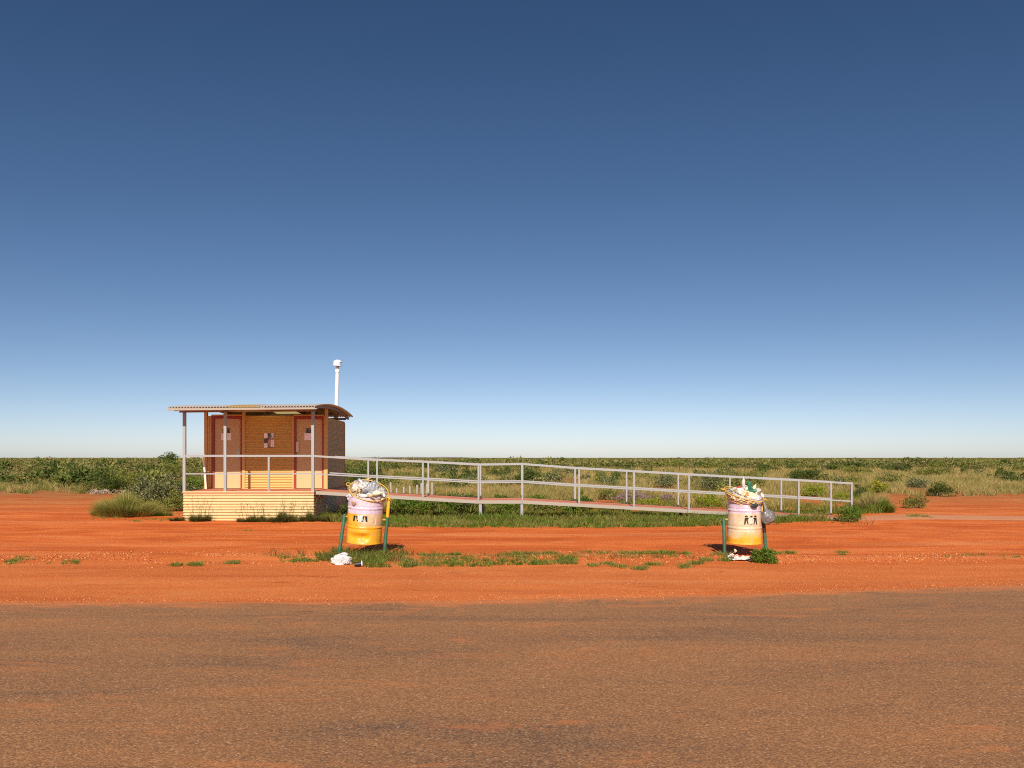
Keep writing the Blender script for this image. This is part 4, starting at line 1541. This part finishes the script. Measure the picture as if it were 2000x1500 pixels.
# --- shrubs one can tell apart, near to far
SH = [
    ("grey_shrub", "tall grey-green saltbush beside the left end of the hut", 336, 28.8, 1.75, 1.36, "grey", 5200, 0.075, 34),
    ("grey_shrub", "grey-green saltbush just left of the tallest one, behind the spinifex mound", 284, 30.5, 1.7, 1.15, "grey", 4200, 0.075, 30),
    ("olive_bush", "low olive bush at the foot of the saltbush by the hut corner", 337, 26.2, 1.05, 0.62, "olive", 2600, 0.06, 22),
    ("dark_bush", "rounded dark green bush above the bare red patch at the left", 201, 39.5, 2.5, 1.22, "dark", 4600, 0.085, 30),
    ("olive_bush", "olive bush between the dark round bush and the saltbush", 243, 46, 2.3, 1.25, "olive", 3200, 0.09, 26),
    ("green_bush", "green bush seen through the left veranda rail", 384, 40, 2.1, 1.05, "green", 3200, 0.085, 24),
    ("olive_bush", "broad yellow-olive bush beyond the left veranda post", 335, 62, 4.2, 1.35, "olive", 3600, 0.11, 30),
    ("dark_bush", "wide dark bush behind the ramp right beside the hut", 712, 50, 3.3, 1.62, "dark", 5200, 0.10, 34),
    ("olive_bush", "olive bush peeping out behind the hut's right corner", 690, 57, 2.6, 1.45, "olive", 3000, 0.10, 26),
    ("dark_bush", "dark bush behind the second landing post of the ramp", 1034, 53, 2.9, 1.22, "dark", 4200, 0.10, 30),
    ("grey_shrub", "small grey shrub above the ramp left of the landing", 872, 84, 3.3, 1.0, "grey", 2200, 0.13, 22),
    ("grey_shrub", "low grey shrub behind the ramp landing near the deck", 905, 31, 1.5, 0.36, "grey", 2000, 0.06, 22),
    ("grey_shrub", "wispy grey-green shrub behind the ramp, left of the big olive one", 1296, 47, 1.9, 0.92, "grey", 2600, 0.075, 26),
    ("grey_shrub", "big dusky grey-olive shrub behind the ramp left of the right bin", 1388, 43, 2.3, 1.18, "grey", 4200, 0.075, 32),
    ("olive_bush", "olive shrub behind the right bin's basket", 1440, 55, 2.4, 1.0, "olive", 2600, 0.09, 24),
    ("dark_bush", "dark branching bush standing alone above the ramp's lower end", 1570, 61, 3.0, 1.08, "dark", 4600, 0.10, 26),
    ("flowering_bush", "low green bush with yellow flowers far behind the ramp's foot", 1668, 84, 4.0, 0.92, "olive", 2600, 0.12, 26),
    ("lime_bush", "bright lime green bush showing through the ramp's last bays", 1590, 36.0, 1.5, 0.60, "lime", 3200, 0.055, 26),
    ("lime_bush", "small lime green bush left of the ramp's last post", 1645, 33, 0.75, 0.34, "lime", 1300, 0.05, 16),
    ("lime_bush", "yellow-topped bush in the grass right of the ramp's foot", 1712, 39, 1.15, 0.66, "lime", 2200, 0.06, 22),
    ("green_bush", "upright dark green weed just right of the ramp's last post", 1679, 34, 0.55, 0.72, "dark", 1300, 0.055, 16),
    ("purple_shrub", "patch of dusty purple flowers behind the middle of the ramp", 1240, 31.5, 2.0, 0.50, "purple", 4200, 0.045, 34),
    ("purple_shrub", "smaller tuft of purple flowers right of the main purple patch", 1299, 31.0, 0.9, 0.42, "purple", 1900, 0.045, 20),
    ("lime_bush", "lime green weed below the purple flowers", 1270, 28.6, 1.05, 0.36, "lime", 2000, 0.05, 20),
    ("lime_bush", "lime green weed behind the ramp just left of the right bin", 1384, 28.8, 1.5, 0.42, "lime", 2800, 0.05, 24),
    ("green_bush", "leafy green weed in the ramp's landing bay", 976, 27.3, 0.85, 0.62, "green", 1900, 0.055, 20),
    ("green_bush", "leafy green weed right of the landing posts", 1045, 27.0, 0.95, 0.60, "green", 1900, 0.055, 20),
    ("green_bush", "tall thin green weed behind the ramp right of the landing", 1135, 26.4, 0.60, 0.72, "green", 1300, 0.055, 16),
    ("green_bush", "low green bush behind the first bay right of the landing", 1185, 33, 1.3, 0.5, "olive", 1700, 0.06, 20),
    ("green_bush", "dark green bush by the right edge of the grassland", 1835, 36, 1.4, 0.75, "dark", 2200, 0.065, 22),
    ("grey_shrub", "hazy grey shrub in the dry grass above the right bare patch", 1790, 47, 1.8, 0.75, "grey", 2200, 0.075, 24),
    ("dark_bush", "dark round bush near the horizon at the right", 1785, 150, 5.5, 1.9, "dark", 2600, 0.24, 26),
    ("olive_bush", "olive bush at the right below the horizon bush", 1806, 74, 2.8, 0.85, "olive", 1900, 0.11, 22),
    ("dark_bush", "dark bush near the horizon above the ramp landing", 931, 150, 7.5, 1.55, "dark", 2600, 0.24, 26),
    ("dark_bush", "pair of dark bushes near the horizon right of the landing", 1105, 165, 10.5, 1.5, "dark", 3000, 0.26, 32),
    ("green_bush", "short bush with brown tips on the bare red patch at the right", 1786, 27.6, 0.92, 0.46, "olive", 2000, 0.05, 22),
    ("green_bush", "dark green clump covering the foot of the ramp's last post", 1662, 21.85, 0.80, 0.44, "green", 2600, 0.045, 26),
    ("green_bush", "bright green leafy bush at the foot of the right bin's right post", 1494, 13.28, 0.44, 0.33, "green", 2600, 0.034, 26),
    ("green_bush", "bright leafy bush under the ramp just right of the left bin", 800, 25.5, 1.7, 0.62, "green", 3600, 0.06, 30),
    ("green_bush", "bright leafy bush under the ramp midway between the left bin and the landing", 868, 25.6, 1.5, 0.58, "green", 3200, 0.06, 28),
    ("dark_bush", "dark leafy bush under the ramp just left of the landing's first leg", 915, 25.3, 1.0, 0.52, "dark", 2200, 0.06, 24),
    ("green_bush", "leafy bush seen between the two landing legs", 985, 25.5, 1.2, 0.55, "green", 2800, 0.06, 26),
    ("olive_bush", "olive bush under the ramp just right of the landing's second leg", 1062, 25.5, 1.2, 0.50, "olive", 2600, 0.06, 26),
    ("green_bush", "leafy bush under the ramp's second bay right of the landing", 1128, 25.5, 1.2, 0.48, "green", 2600, 0.06, 26),
    ("olive_bush", "brownish olive bush under the ramp's third bay right of the landing", 1205, 25.4, 1.4, 0.40, "olive", 2400, 0.055, 26),
    ("dark_bush", "dark creeping bush in the shade behind the ramp near the hut corner", 690, 25.2, 1.1, 0.45, "dark", 1900, 0.055, 22),
]
for i, s in enumerate(SH):
    nm, lb, px_, D, w, h, kd, nl, lf, nc = s
    shrub(nm, lb, px_, D, w, h, kd, nl, lf, nc, seed=100 + i, flowers=70 if nm == "flowering_bush" else (160 if "yellow-topped" in lb else 0),
          clump=0.26 if kd in ("lime", "purple") else 0.30, nstem=14 if "branching" in lb else 8)

# a small tree on the skyline at the left
tr = empty("small_tree", (PX(331, 235), 235, 0))
tag(tr, "small spreading tree on the skyline left of the hut", "tree")
v, q, cen = shrub_arrays(77, 5.6, 3.4, 20, 1100, 0.36, low=0.42, clump=0.24)
np_obj("crown", np_mesh("crown", v, None, "f_dark", quads=q), tr)
stems(cen, 5, 0.12, 9).build("trunk", "bark", tr, smooth=True)

# bleached brush lying on the bare patch, left
dw = empty("dead_brush", (PX(206, 38.0), 38.0, 0))
tag(dw, "bleached dead brush lying at the edge of the left bare patch", "dead brush")
m = MB()
for k in range(46):
    x0, y0 = random.uniform(-0.75, 0.75), random.uniform(-0.25, 0.25)
    a = random.uniform(0, 6.28)
    L = random.uniform(0.2, 0.5)
    m.tube([(x0, y0, 0.02), (x0 + L * 0.5 * math.cos(a), y0 + 0.2 * math.sin(a), 0.14 + random.uniform(0, .06)), (x0 + L * math.cos(a), y0 + 0.3 * math.sin(a), random.uniform(0.05, 0.3))], [0.014, 0.011, 0.006], 4, cap=False)
m.build("twigs", "deadwood", dw)["kind"] = "stuff"

# spinifex mound at the left
def mound(name, label, px_, D, w, h, nb, mat, seed, blade=0.5, ww=0.010, cat="grass mound"):
    r = np.random.default_rng(seed)
    root = empty(name, (PX(px_, D), D, 0))
    tag(root, label, cat)
    a = r.uniform(0, 2 * np.pi, nb)
    k = np.sqrt(r.uniform(0, 1, nb))
    bxx, byy = np.cos(a) * k * w * 0.40, np.sin(a) * k * w * 0.30
    lump = 0.75 + 0.35 * np.sin(bxx / w * 9 + seed) * 0.5 + 0.2 * np.sin(bxx / w * 23 + 2)
    hh = h * (1 - 0.55 * k ** 2) * r.uniform(0.55, 1.12, nb) * lump
    ld = np.stack([np.cos(a), np.sin(a)], 1) * (k * 0.42 * h + 0.05)[:, None] + r.normal(0, 0.10 * h, (nb, 2))
    v, t = blades_np(np.stack([bxx, byy, np.zeros(nb)], 1), hh, ld, np.full(nb, ww) * r.uniform(0.6, 1.3, nb))
    np_obj("blades", np_mesh("blades", v, t, mat), root)["kind"] = "stuff"
    return root


mound("spinifex_mound", "big soft spinifex mound on the red dirt left of the hut", 250, 23.9, 2.05, 0.80, 9000, "g_spinifex", 3)
mound("grass_clump", "small green clump against the left side of the spinifex mound", 193, 24.2, 0.5, 0.22, 900, "g_spinifex", 4)
mound("grass_clump", "low green clump at the right side of the spinifex mound", 313, 23.9, 0.75, 0.22, 1500, "g_green", 5)
mound("grass_clump", "tall tawny grass clump just right of the ramp's foot", 1698, 26.2, 1.35, 0.78, 5200, "g_dry", 6)
mound("grass_clump", "green clump at the right edge of the tawny grass by the path", 1728, 25.4, 0.55, 0.50, 1900, "g_green", 8)

# weeds with dark seed heads along the hut skirt
def weed(name, label, px_, D, w, h, nb, seed):
    root = mound(name, label, px_, D, w, h * 0.55, nb, "g_weed", seed, ww=0.012, cat="weed")
    r = np.random.default_rng(seed + 50)
    n = max(6, int(16 * w))
    m = MB()
    P = []
    for k in range(n):
        x0 = r.uniform(-0.45, 0.45) * w
        hh = h * r.uniform(0.6, 1.25)
        tip = Vector((x0 + r.uniform(-0.12, 0.12), r.uniform(-0.08, 0.08), hh))
        m.tube([(x0 * 0.7, 0, 0), (x0 * 0.9, 0, hh * 0.5), tip], [0.004, 0.0035, 0.002], 4, cap=False)
        for s in range(5):
            P.append(tuple(tip + Vector((r.uniform(-0.05, 0.05), r.uniform(-0.04, 0.04), r.uniform(-0.10, 0.02)))))
    m.build("stalks", "g_weed", root)["kind"] = "stuff"
    P = np.array(P)
    d = r.normal(0, 1, (len(P), 3))
    d[:, 2] += 1
    d /= np.linalg.norm(d, axis=1, keepdims=True)
    l = np.full(len(P), 0.035)
    v, q = leaves_np(P, d, l, l * 0.5, r)
    np_obj("seed_heads", np_mesh("seed_heads", v, None, "g_weed", quads=q), root)["kind"] = "stuff"


weed("skirt_weed", "dark weed with seed stalks at the left of the cream skirt", 391, 21.85, 0.62, 0.55, 1200, 61)
weed("skirt_weed", "low weed at the left corner of the cream skirt", 346, 22.0, 0.42, 0.30, 800, 62)
weed("skirt_weed", "straggling weed at the middle of the cream skirt", 492, 21.75, 0.95, 0.42, 1300, 63)
weed("skirt_weed", "weed with tall seed stalks on the right half of the cream skirt", 552, 21.75, 0.95, 0.56, 1800, 64)
weed("skirt_weed", "bushy weed at the right corner of the cream skirt", 606, 21.9, 0.65, 0.52, 1400, 65)
weed("skirt_weed", "green weed in the shade right of the skirt", 645, 21.9, 0.75, 0.38, 1600, 66)

# ---- grass nobody could count
# verge in front of and under the ramp
n = 3800
px_ = rng.uniform(628, 1690, n)
edge_y = np.interp(px_, [628, 690, 760, 1200, 1400, 1500, 1600, 1690], [1018, 1022, 1030, 1031, 1028, 1022, 1019, 1013])
Dmin = EYE * FPX / (edge_y - 894)
D = Dmin + (25.6 - Dmin) * rng.uniform(0, 1, n) ** 1.15
ed = np.array([0.35 * mnoise.noise((p * 0.02, 0, 0)) + 0.2 * mnoise.noise((p * 0.07, 3, 0)) for p in px_])
keep = D > Dmin + ed
px_, D = px_[keep], D[keep]
cx, cy = (px_ - 1000) * D / FPX, D
cl = np.array([mnoise.noise((x * 0.8, y * 0.9, 4)) for x, y in zip(cx, cy)])
hts = np.where(cy < 22.2, 0.10 + 0.10 * np.clip((cy - 20) / 2, 0, 1) + 0.10 * np.clip(cl, 0, 1), 0.10 + 0.08 * np.clip(cl, -0.4, 1))
under = np.interp(cx, RX, RZ) - 0.12
hts = np.where((cy > 22.2) & (cy < 23.9), np.minimum(hts, np.maximum(0.03, under)), hts)
keep = (cx < 9.35) | (cy < 22.3) | (cy > 24.6)
cx, cy, hts = cx[keep], cy[keep], hts[keep] * rng.uniform(0.55, 1.5, keep.sum())
parts = [tufts_np(cx, cy, hts, rng.uniform(0.05, 0.14, len(cx)), 24, 0.015, 0.8)]
o = np_obj("verge_grass", np_mesh("verge_grass", *join_np(parts), "g_green"))
tag(o, "green grass along the foot of the ramp", "grass", kind="stuff")

# the patchy strip along the bins
strips = [(622, 700, 1086, 1103, 80, 0.12), (700, 800, 1084, 1108, 190, 0.16), (800, 955, 1084, 1106, 250, 0.10), (955, 1125, 1083, 1103, 260, 0.10), (1060, 1122, 1082, 1102, 110, 0.11),
          (1128, 1345, 1079, 1091, 240, 0.08), (1153, 1192, 1101, 1108, 36, 0.07), (1198, 1222, 1103, 1113, 26, 0.07), (1243, 1292, 1103, 1113, 46, 0.08), (1333, 1368, 1101, 1111, 40, 0.09),
          (1370, 1422, 1085, 1097, 90, 0.10), (1510, 1550, 1078, 1083, 36, 0.07), (1628, 1662, 1079, 1085, 26, 0.05), (332, 392, 1096, 1105, 55, 0.06), (444, 502, 1096, 1101, 30, 0.05),
          (518, 600, 1090, 1100, 46, 0.09), (575, 640, 1093, 1099, 40, 0.07), (640, 760, 1078, 1090, 90, 0.16), (1690, 1760, 1009, 1012, 16, 0.06), (1755, 1830, 1008, 1013, 60, 0.12),
          (178, 330, 1010, 1019, 60, 0.06), (455, 500, 1036, 1041, 10, 0.05), (1850, 1990, 1084, 1096, 60, 0.07), (20, 150, 1090, 1104, 60, 0.06)]
parts = []
for (a, b6, y0, y1, k, hh) in strips:
    k = int(k * 0.85)
    # gather tufts round a few seeds so that the strip is patchy
    ns = max(2, k // 14)
    sxp, syp = rng.uniform(a, b6, ns), rng.uniform(y0, y1, ns)
    wi = rng.integers(0, ns, k)
    pxx = np.clip(sxp[wi] + rng.normal(0, (b6 - a) * 0.09 + 3, k), a, b6)
    pyy = np.clip(syp[wi] + rng.normal(0, (y1 - y0) * 0.16, k), y0, y1)
    DD = EYE * FPX / (pyy - 894)
    parts.append(tufts_np((pxx - 1000) * DD / FPX, DD, hh * 0.8 * rng.uniform(0.4, 1.3, k), rng.uniform(0.03, 0.09, k), 18, 0.0085, 0.95))
o = np_obj("roadside_grass", np_mesh("roadside_grass", *join_np(parts), "g_green"))
tag(o, "patchy green grass along the gravel strip by the bins", "grass", kind="stuff")

# dark seed heads above the grass round the left bin
parts = [tufts_np(PX(rng.uniform(640, 800, 150), 14.1), np.full(150, 14.1) + rng.uniform(-0.9, 0.5, 150), rng.uniform(0.08, 0.24, 150), np.full(150, 0.06), 8, 0.008, 0.8)]
parts.append(tufts_np(PX(rng.uniform(800, 1340, 150), 14.1), np.full(150, 14.1) + rng.uniform(-0.5, 0.35, 150), rng.uniform(0.04, 0.13, 150), np.full(150, 0.06), 8, 0.007, 1.0))
parts.append(tufts_np(PX(rng.uniform(690, 1680, 260), 21.5), rng.uniform(20.8, 22.2, 260), rng.uniform(0.08, 0.30, 260), np.full(260, 0.08), 7, 0.011, 0.8))
parts.append(tufts_np(PX(rng.uniform(520, 600, 14), 14.1), np.full(14, 14.1), np.full(14, 0.24), np.full(14, 0.05), 5, 0.007, 1.0))
o = np_obj("seeding_grass", np_mesh("seeding_grass", *join_np(parts), "g_weed"))
tag(o, "dark seeding grass stalks around the left bin", "grass", kind="stuff")

# dry grassland behind the ramp out to the scrub
def field(n, d0, d1, pxa, pxb, power=1.0):
    u = rng.uniform(0, 1, n)
    D = d0 * (d1 / d0) ** (u ** power)
    p = rng.uniform(pxa, pxb, n)
    return p, D


def bare(p, D, grassy=1.0):
    """bare red patches: by the left edge, and right of the ramp's foot"""
    y = 894 + EYE * FPX / D
    w = 6 * np.sin(p * 0.05) + 4 * np.sin(p * 0.13 + 1)
    left = (p < 262 + w) & (y > 962 + w * 0.4) | (p < 360) & (y > 992)
    right = (p > 1722 + 2 * w) & (y > 968 + w * 0.4)
    hutz = (p > 335) & (p < 690) & (D < 28.5)
    ramp_ = (p > 600) & (p < 1722) & (D < 24.2 + 2.4 * grassy)
    return left | right | hutz | ramp_


p, D = field(12500, 24.3, 135, -120, 2120, 0.85)
ok = ~bare(p, D)
ok &= ~((p < 690) & (rng.uniform(0, 1, len(p)) < 0.45))
for s_ in SH:
    if 24 < s_[3] < 70:
        half = s_[4] * 0.5 * FPX / s_[3]
        ok &= ~((np.abs(p - s_[2]) < half * 0.9) & (D < s_[3] + 0.4) & (D > s_[3] * 0.80))
p, D = p[ok], D[ok]
cx = (p - 1000) * D / FPX
cl = np.array([mnoise.noise((x * 0.16, y * 0.12, 4)) for x, y in zip(cx, D)])
keep = cl > -0.32
cx, D, cl = cx[keep], D[keep], cl[keep]
hts = (0.34 + 0.26 * np.clip(cl + 0.3, 0, 1)) * rng.uniform(0.7, 1.25, len(cx))
near = D < 48
parts = [tufts_np(cx[near], D[near], hts[near], np.full(near.sum(), 0.17), 42, 0.0135, 0.75),
         tufts_np(cx[~near], D[~near], hts[~near], np.full((~near).sum(), 0.34), 26, 0.00036 * D[~near] + 0.012, 0.7, curved=False)]
o = np_obj("dry_grass", np_mesh("dry_grass", *join_np(parts), "g_dry"))
tag(o, "dry tan grassland behind the ramp", "grass", kind="stuff")

# low green growth mixed into the grass
p, D = field(2600, 24.3, 60, -100, 2100, 1.0)
ok = ~bare(p, D, 0.0)
p, D = p[ok], D[ok]
cx = (p - 1000) * D / FPX
cl = np.array([mnoise.noise((x * 0.25, y * 0.22, 14)) for x, y in zip(cx, D)])
thr = np.where(D < 28, -0.45, np.where(D < 36, 0.0, 0.06))
keep = (cl > thr) | ((cx < -7) & (cl > -0.3))
cx, D = cx[keep], D[keep]
parts = [tufts_np(cx, D, 0.30 * rng.uniform(0.6, 1.3, len(cx)), np.full(len(cx), 0.2), 34, 0.018, 0.8)]
o = np_obj("green_herbage", np_mesh("green_herbage", *join_np(parts), "g_green"))
tag(o, "low green herbage growing through the dry grass", "grass", kind="stuff")

# ---- scrub plain: the largest bushes as single things, the rest as one mass
protos = []
for k in range(6):
    v, q, cen = shrub_arrays(500 + k, 2.6, 1.0, 15, 620, 0.17, clump=0.30)
    protos.append((v, q))
pm = [np_mesh("scrub_bush", v, None, mt, quads=q) for (v, q), mt in zip(protos, ("f_far", "f_olive", "f_dark", "f_far", "f_dark", "f_olive"))]
TINT = {"leaf_far": "mottled olive", "leaf_olive": "yellow-olive", "leaf_dark": "dark green"}
PLACES = [(60, "at the far left edge"), (130, "just inside the left edge"), (200, "above the left bare patch"), (262, "above the spinifex mound's left side"), (345, "left of the first veranda post"),
          (440, "seen between the first two veranda posts"), (690, "hidden partly by the hut"), (826, "right of the hut above the bollards"), (934, "left of the ramp landing"),
          (1020, "above the ramp landing"), (1131, "in the first bay right of the landing"), (1238, "in the second bay right of the landing"), (1345, "above the purple flowers"),
          (1453, "left of the right bin"), (1560, "right of the right bin"), (1663, "above the ramp's last bays"), (1760, "right of the ramp's last post"), (1850, "above the right bare patch"),
          (1930, "near the right edge"), (9999, "at the far right edge")]
cnt = 0
rs = np.random.default_rng(31)
placed = []
while cnt < 290:
    u = rs.uniform(0, 1)
    px_ = rs.uniform(-30, 2030)
    if px_ < 345:
        D = 44 * (150 / 44) ** u
    elif px_ < 690:
        D = 60 * (150 / 60) ** u
    else:
        D = 78 * (175 / 78) ** (u ** 0.6)
    x = PX(px_, D)
    if px_ > 690 and D < 105 and mnoise.noise((x * 0.03, D * 0.03, 8)) < 0.10:
        continue
    if any((x - a) ** 2 + (D - c) ** 2 < 4.0 for a, c in placed):
        continue
    if any(abs(px_ - s[2]) < 24 and D < s[3] + 2 and D > s[3] * 0.6 for s in SH):
        continue
    placed.append((x, D))
    o = bpy.data.objects.new("scrub_bush", pm[rs.integers(0, 6)])
    COL.objects.link(o)
    hh = rs.uniform(0.55, 1.40) * (1.12 if px_ < 345 else 1.0)
    o.location = (x, D, 0)
    o.rotation_euler = (0, 0, rs.uniform(0, 6.28))
    wv = rs.uniform(0.55, 1.9)
    o.scale = (wv, wv, hh)
    tint = TINT[o.data.materials[0].name]
    row = "front of the scrub" if D < 92 else ("mid scrub" if D < 128 else "by the horizon")
    place = next(w for lim, w in PLACES if px_ < lim)
    tag(o, "%s bush %s, %s" % (tint, place, row), "shrub", "scrub bushes left of the hut" if px_ < 345 else "scrub bushes towards the horizon")
    cnt += 1

# low bushes standing apart in the dry grass
cnt = 0
fm = [pm[0], pm[1], pm[2], np_mesh("scrub_bush", protos[3][0], None, "f_grey", quads=protos[3][1])]
TINT["leaf_grey"] = "grey-green"
while cnt < 64:
    px_ = rs.uniform(700, 1990)
    D = 40 * (92 / 40) ** rs.uniform(0, 1)
    x = PX(px_, D)
    if any((x - a) ** 2 + (D - c) ** 2 < 5.0 for a, c in placed) or any(abs(px_ - s[2]) < 40 and abs(D - s[3]) < 9 for s in SH):
        continue
    if px_ > 1700 and D < 46:
        continue
    placed.append((x, D))
    o = bpy.data.objects.new("low_bush", fm[rs.integers(0, 4)])
    COL.objects.link(o)
    wv = rs.uniform(0.35, 0.85)
    o.location = (x, D, 0)
    o.rotation_euler = (0, 0, rs.uniform(0, 6.28))
    o.scale = (wv, wv, rs.uniform(0.55, 1.0))
    place = next(w for lim, w in PLACES if px_ < lim)
    tag(o, "%s low grassland bush %s, %s" % (TINT[o.data.materials[0].name], place, "nearer" if D < 60 else "farther"), "shrub", "low bushes in the dry grass")
    cnt += 1

# the mass beyond
parts_v, parts_q, off = [], [], 0
low = []
for k in range(6):
    v, q, cen = shrub_arrays(600 + k, 2.8, 1.0, 12, 135, 0.32, clump=0.32)
    low.append((v, q))
nfar = 4300
u = rs.uniform(0, 1, nfar)
Ds = 128 * (3600 / 128) ** (u ** 0.95)
pxs = rs.uniform(-60, 2060, nfar)
for i in range(nfar):
    D = Ds[i]
    x = PX(pxs[i], D)
    v, q = low[i % 6]
    a = rs.uniform(0, 6.28)
    g = 1.0 + min(3.2, D / 500.0)
    sx = rs.uniform(0.8, 1.5) * g
    sz = rs.uniform(0.60, 1.45) * (1.0 + 0.10 * (D > 1200))
    if pxs[i] < 420 and D > 260:
        sz *= 1.20
    if rs.uniform() < 0.02:
        sz *= rs.uniform(1.3, 1.9)
    c, s = math.cos(a), math.sin(a)
    w = np.empty_like(v)
    w[:, 0] = (v[:, 0] * c - v[:, 1] * s) * sx + x
    w[:, 1] = (v[:, 0] * s + v[:, 1] * c) * sx + D
    w[:, 2] = v[:, 2] * sz
    parts_v.append(w)
    parts_q.append(q + off)
    off += len(v)
o = np_obj("distant_scrub", np_mesh("distant_scrub", np.concatenate(parts_v), None, "f_far", quads=np.concatenate(parts_q)))
tag(o, "low green scrub covering the plain to the horizon", "scrub", kind="stuff")

# ---- loose gravel
def stones_np(n, fn, smin, smax):
    base_v = np.array([(1, 0, 0), (-1, 0, 0), (0, 1, 0), (0, -1, 0), (0, 0, 0.75), (0, 0, -0.6)], float)
    base_t = np.array([(0, 2, 4), (2, 1, 4), (1, 3, 4), (3, 0, 4), (2, 0, 5), (1, 2, 5), (3, 1, 5), (0, 3, 5)])
    x, y = fn(n)
    n = len(x)
    s = smin * (smax / smin) ** (rng.uniform(0, 1, n) ** 2.2)
    a = rng.uniform(0, 6.28, n)
    jit = base_v[None] * rng.uniform(0.6, 1.25, (n, 6, 3)) + rng.normal(0, 0.12, (n, 6, 3))
    c, sn = np.cos(a)[:, None], np.sin(a)[:, None]
    vx = jit[..., 0] * c - jit[..., 1] * sn
    vy = jit[..., 0] * sn + jit[..., 1] * c
    zb = np.array([max(gheight(a_, b_), 0.008 if b_ < road_edge(a_) else -1) for a_, b_ in zip(x, y)])
    v = np.stack([vx * s[:, None] + x[:, None], vy * s[:, None] + y[:, None], jit[..., 2] * s[:, None] * 0.7 + zb[:, None] + 0.15 * s[:, None]], -1)
    t = (np.arange(n) * 6)[:, None, None] + base_t[None]
    return v.reshape(-1, 3), t.reshape(-1, 3)


def windrow(n):
    x = rng.uniform(-9.5, 9.5, n)
    y = 13.85 + 0.15 * np.sin(x * 0.7) + rng.normal(0, 0.42, n)
    k = np.array([mnoise.noise((a * 0.8, b * 1.5, 2)) for a, b in zip(x, y)]) > -0.1
    return x[k], y[k]


def yard(n):
    y = rng.uniform(9.9, 21.5, n)
    x = rng.uniform(-1, 1, n) * y * 0.66
    k = (y > np.array([road_edge(a) for a in x]) + 0.05) & (np.array([mnoise.noise((a * 0.7, b * 1.1, 5)) for a, b in zip(x, y)]) > -0.05)
    return x[k], y[k]


def spill(n):
    x = rng.uniform(-8, 8, n)
    y = np.array([road_edge(a) for a in x]) + rng.normal(0.05, 0.16, n)
    return x, y


parts = [stones_np(16000, windrow, 0.006, 0.030), stones_np(26000, yard, 0.004, 0.014), stones_np(3500, spill, 0.005, 0.018)]
o = np_obj("gravel", np_mesh("gravel", *join_np(parts), "stone"))
tag(o, "loose gravel strewn over the red shoulder", "gravel", kind="stuff")
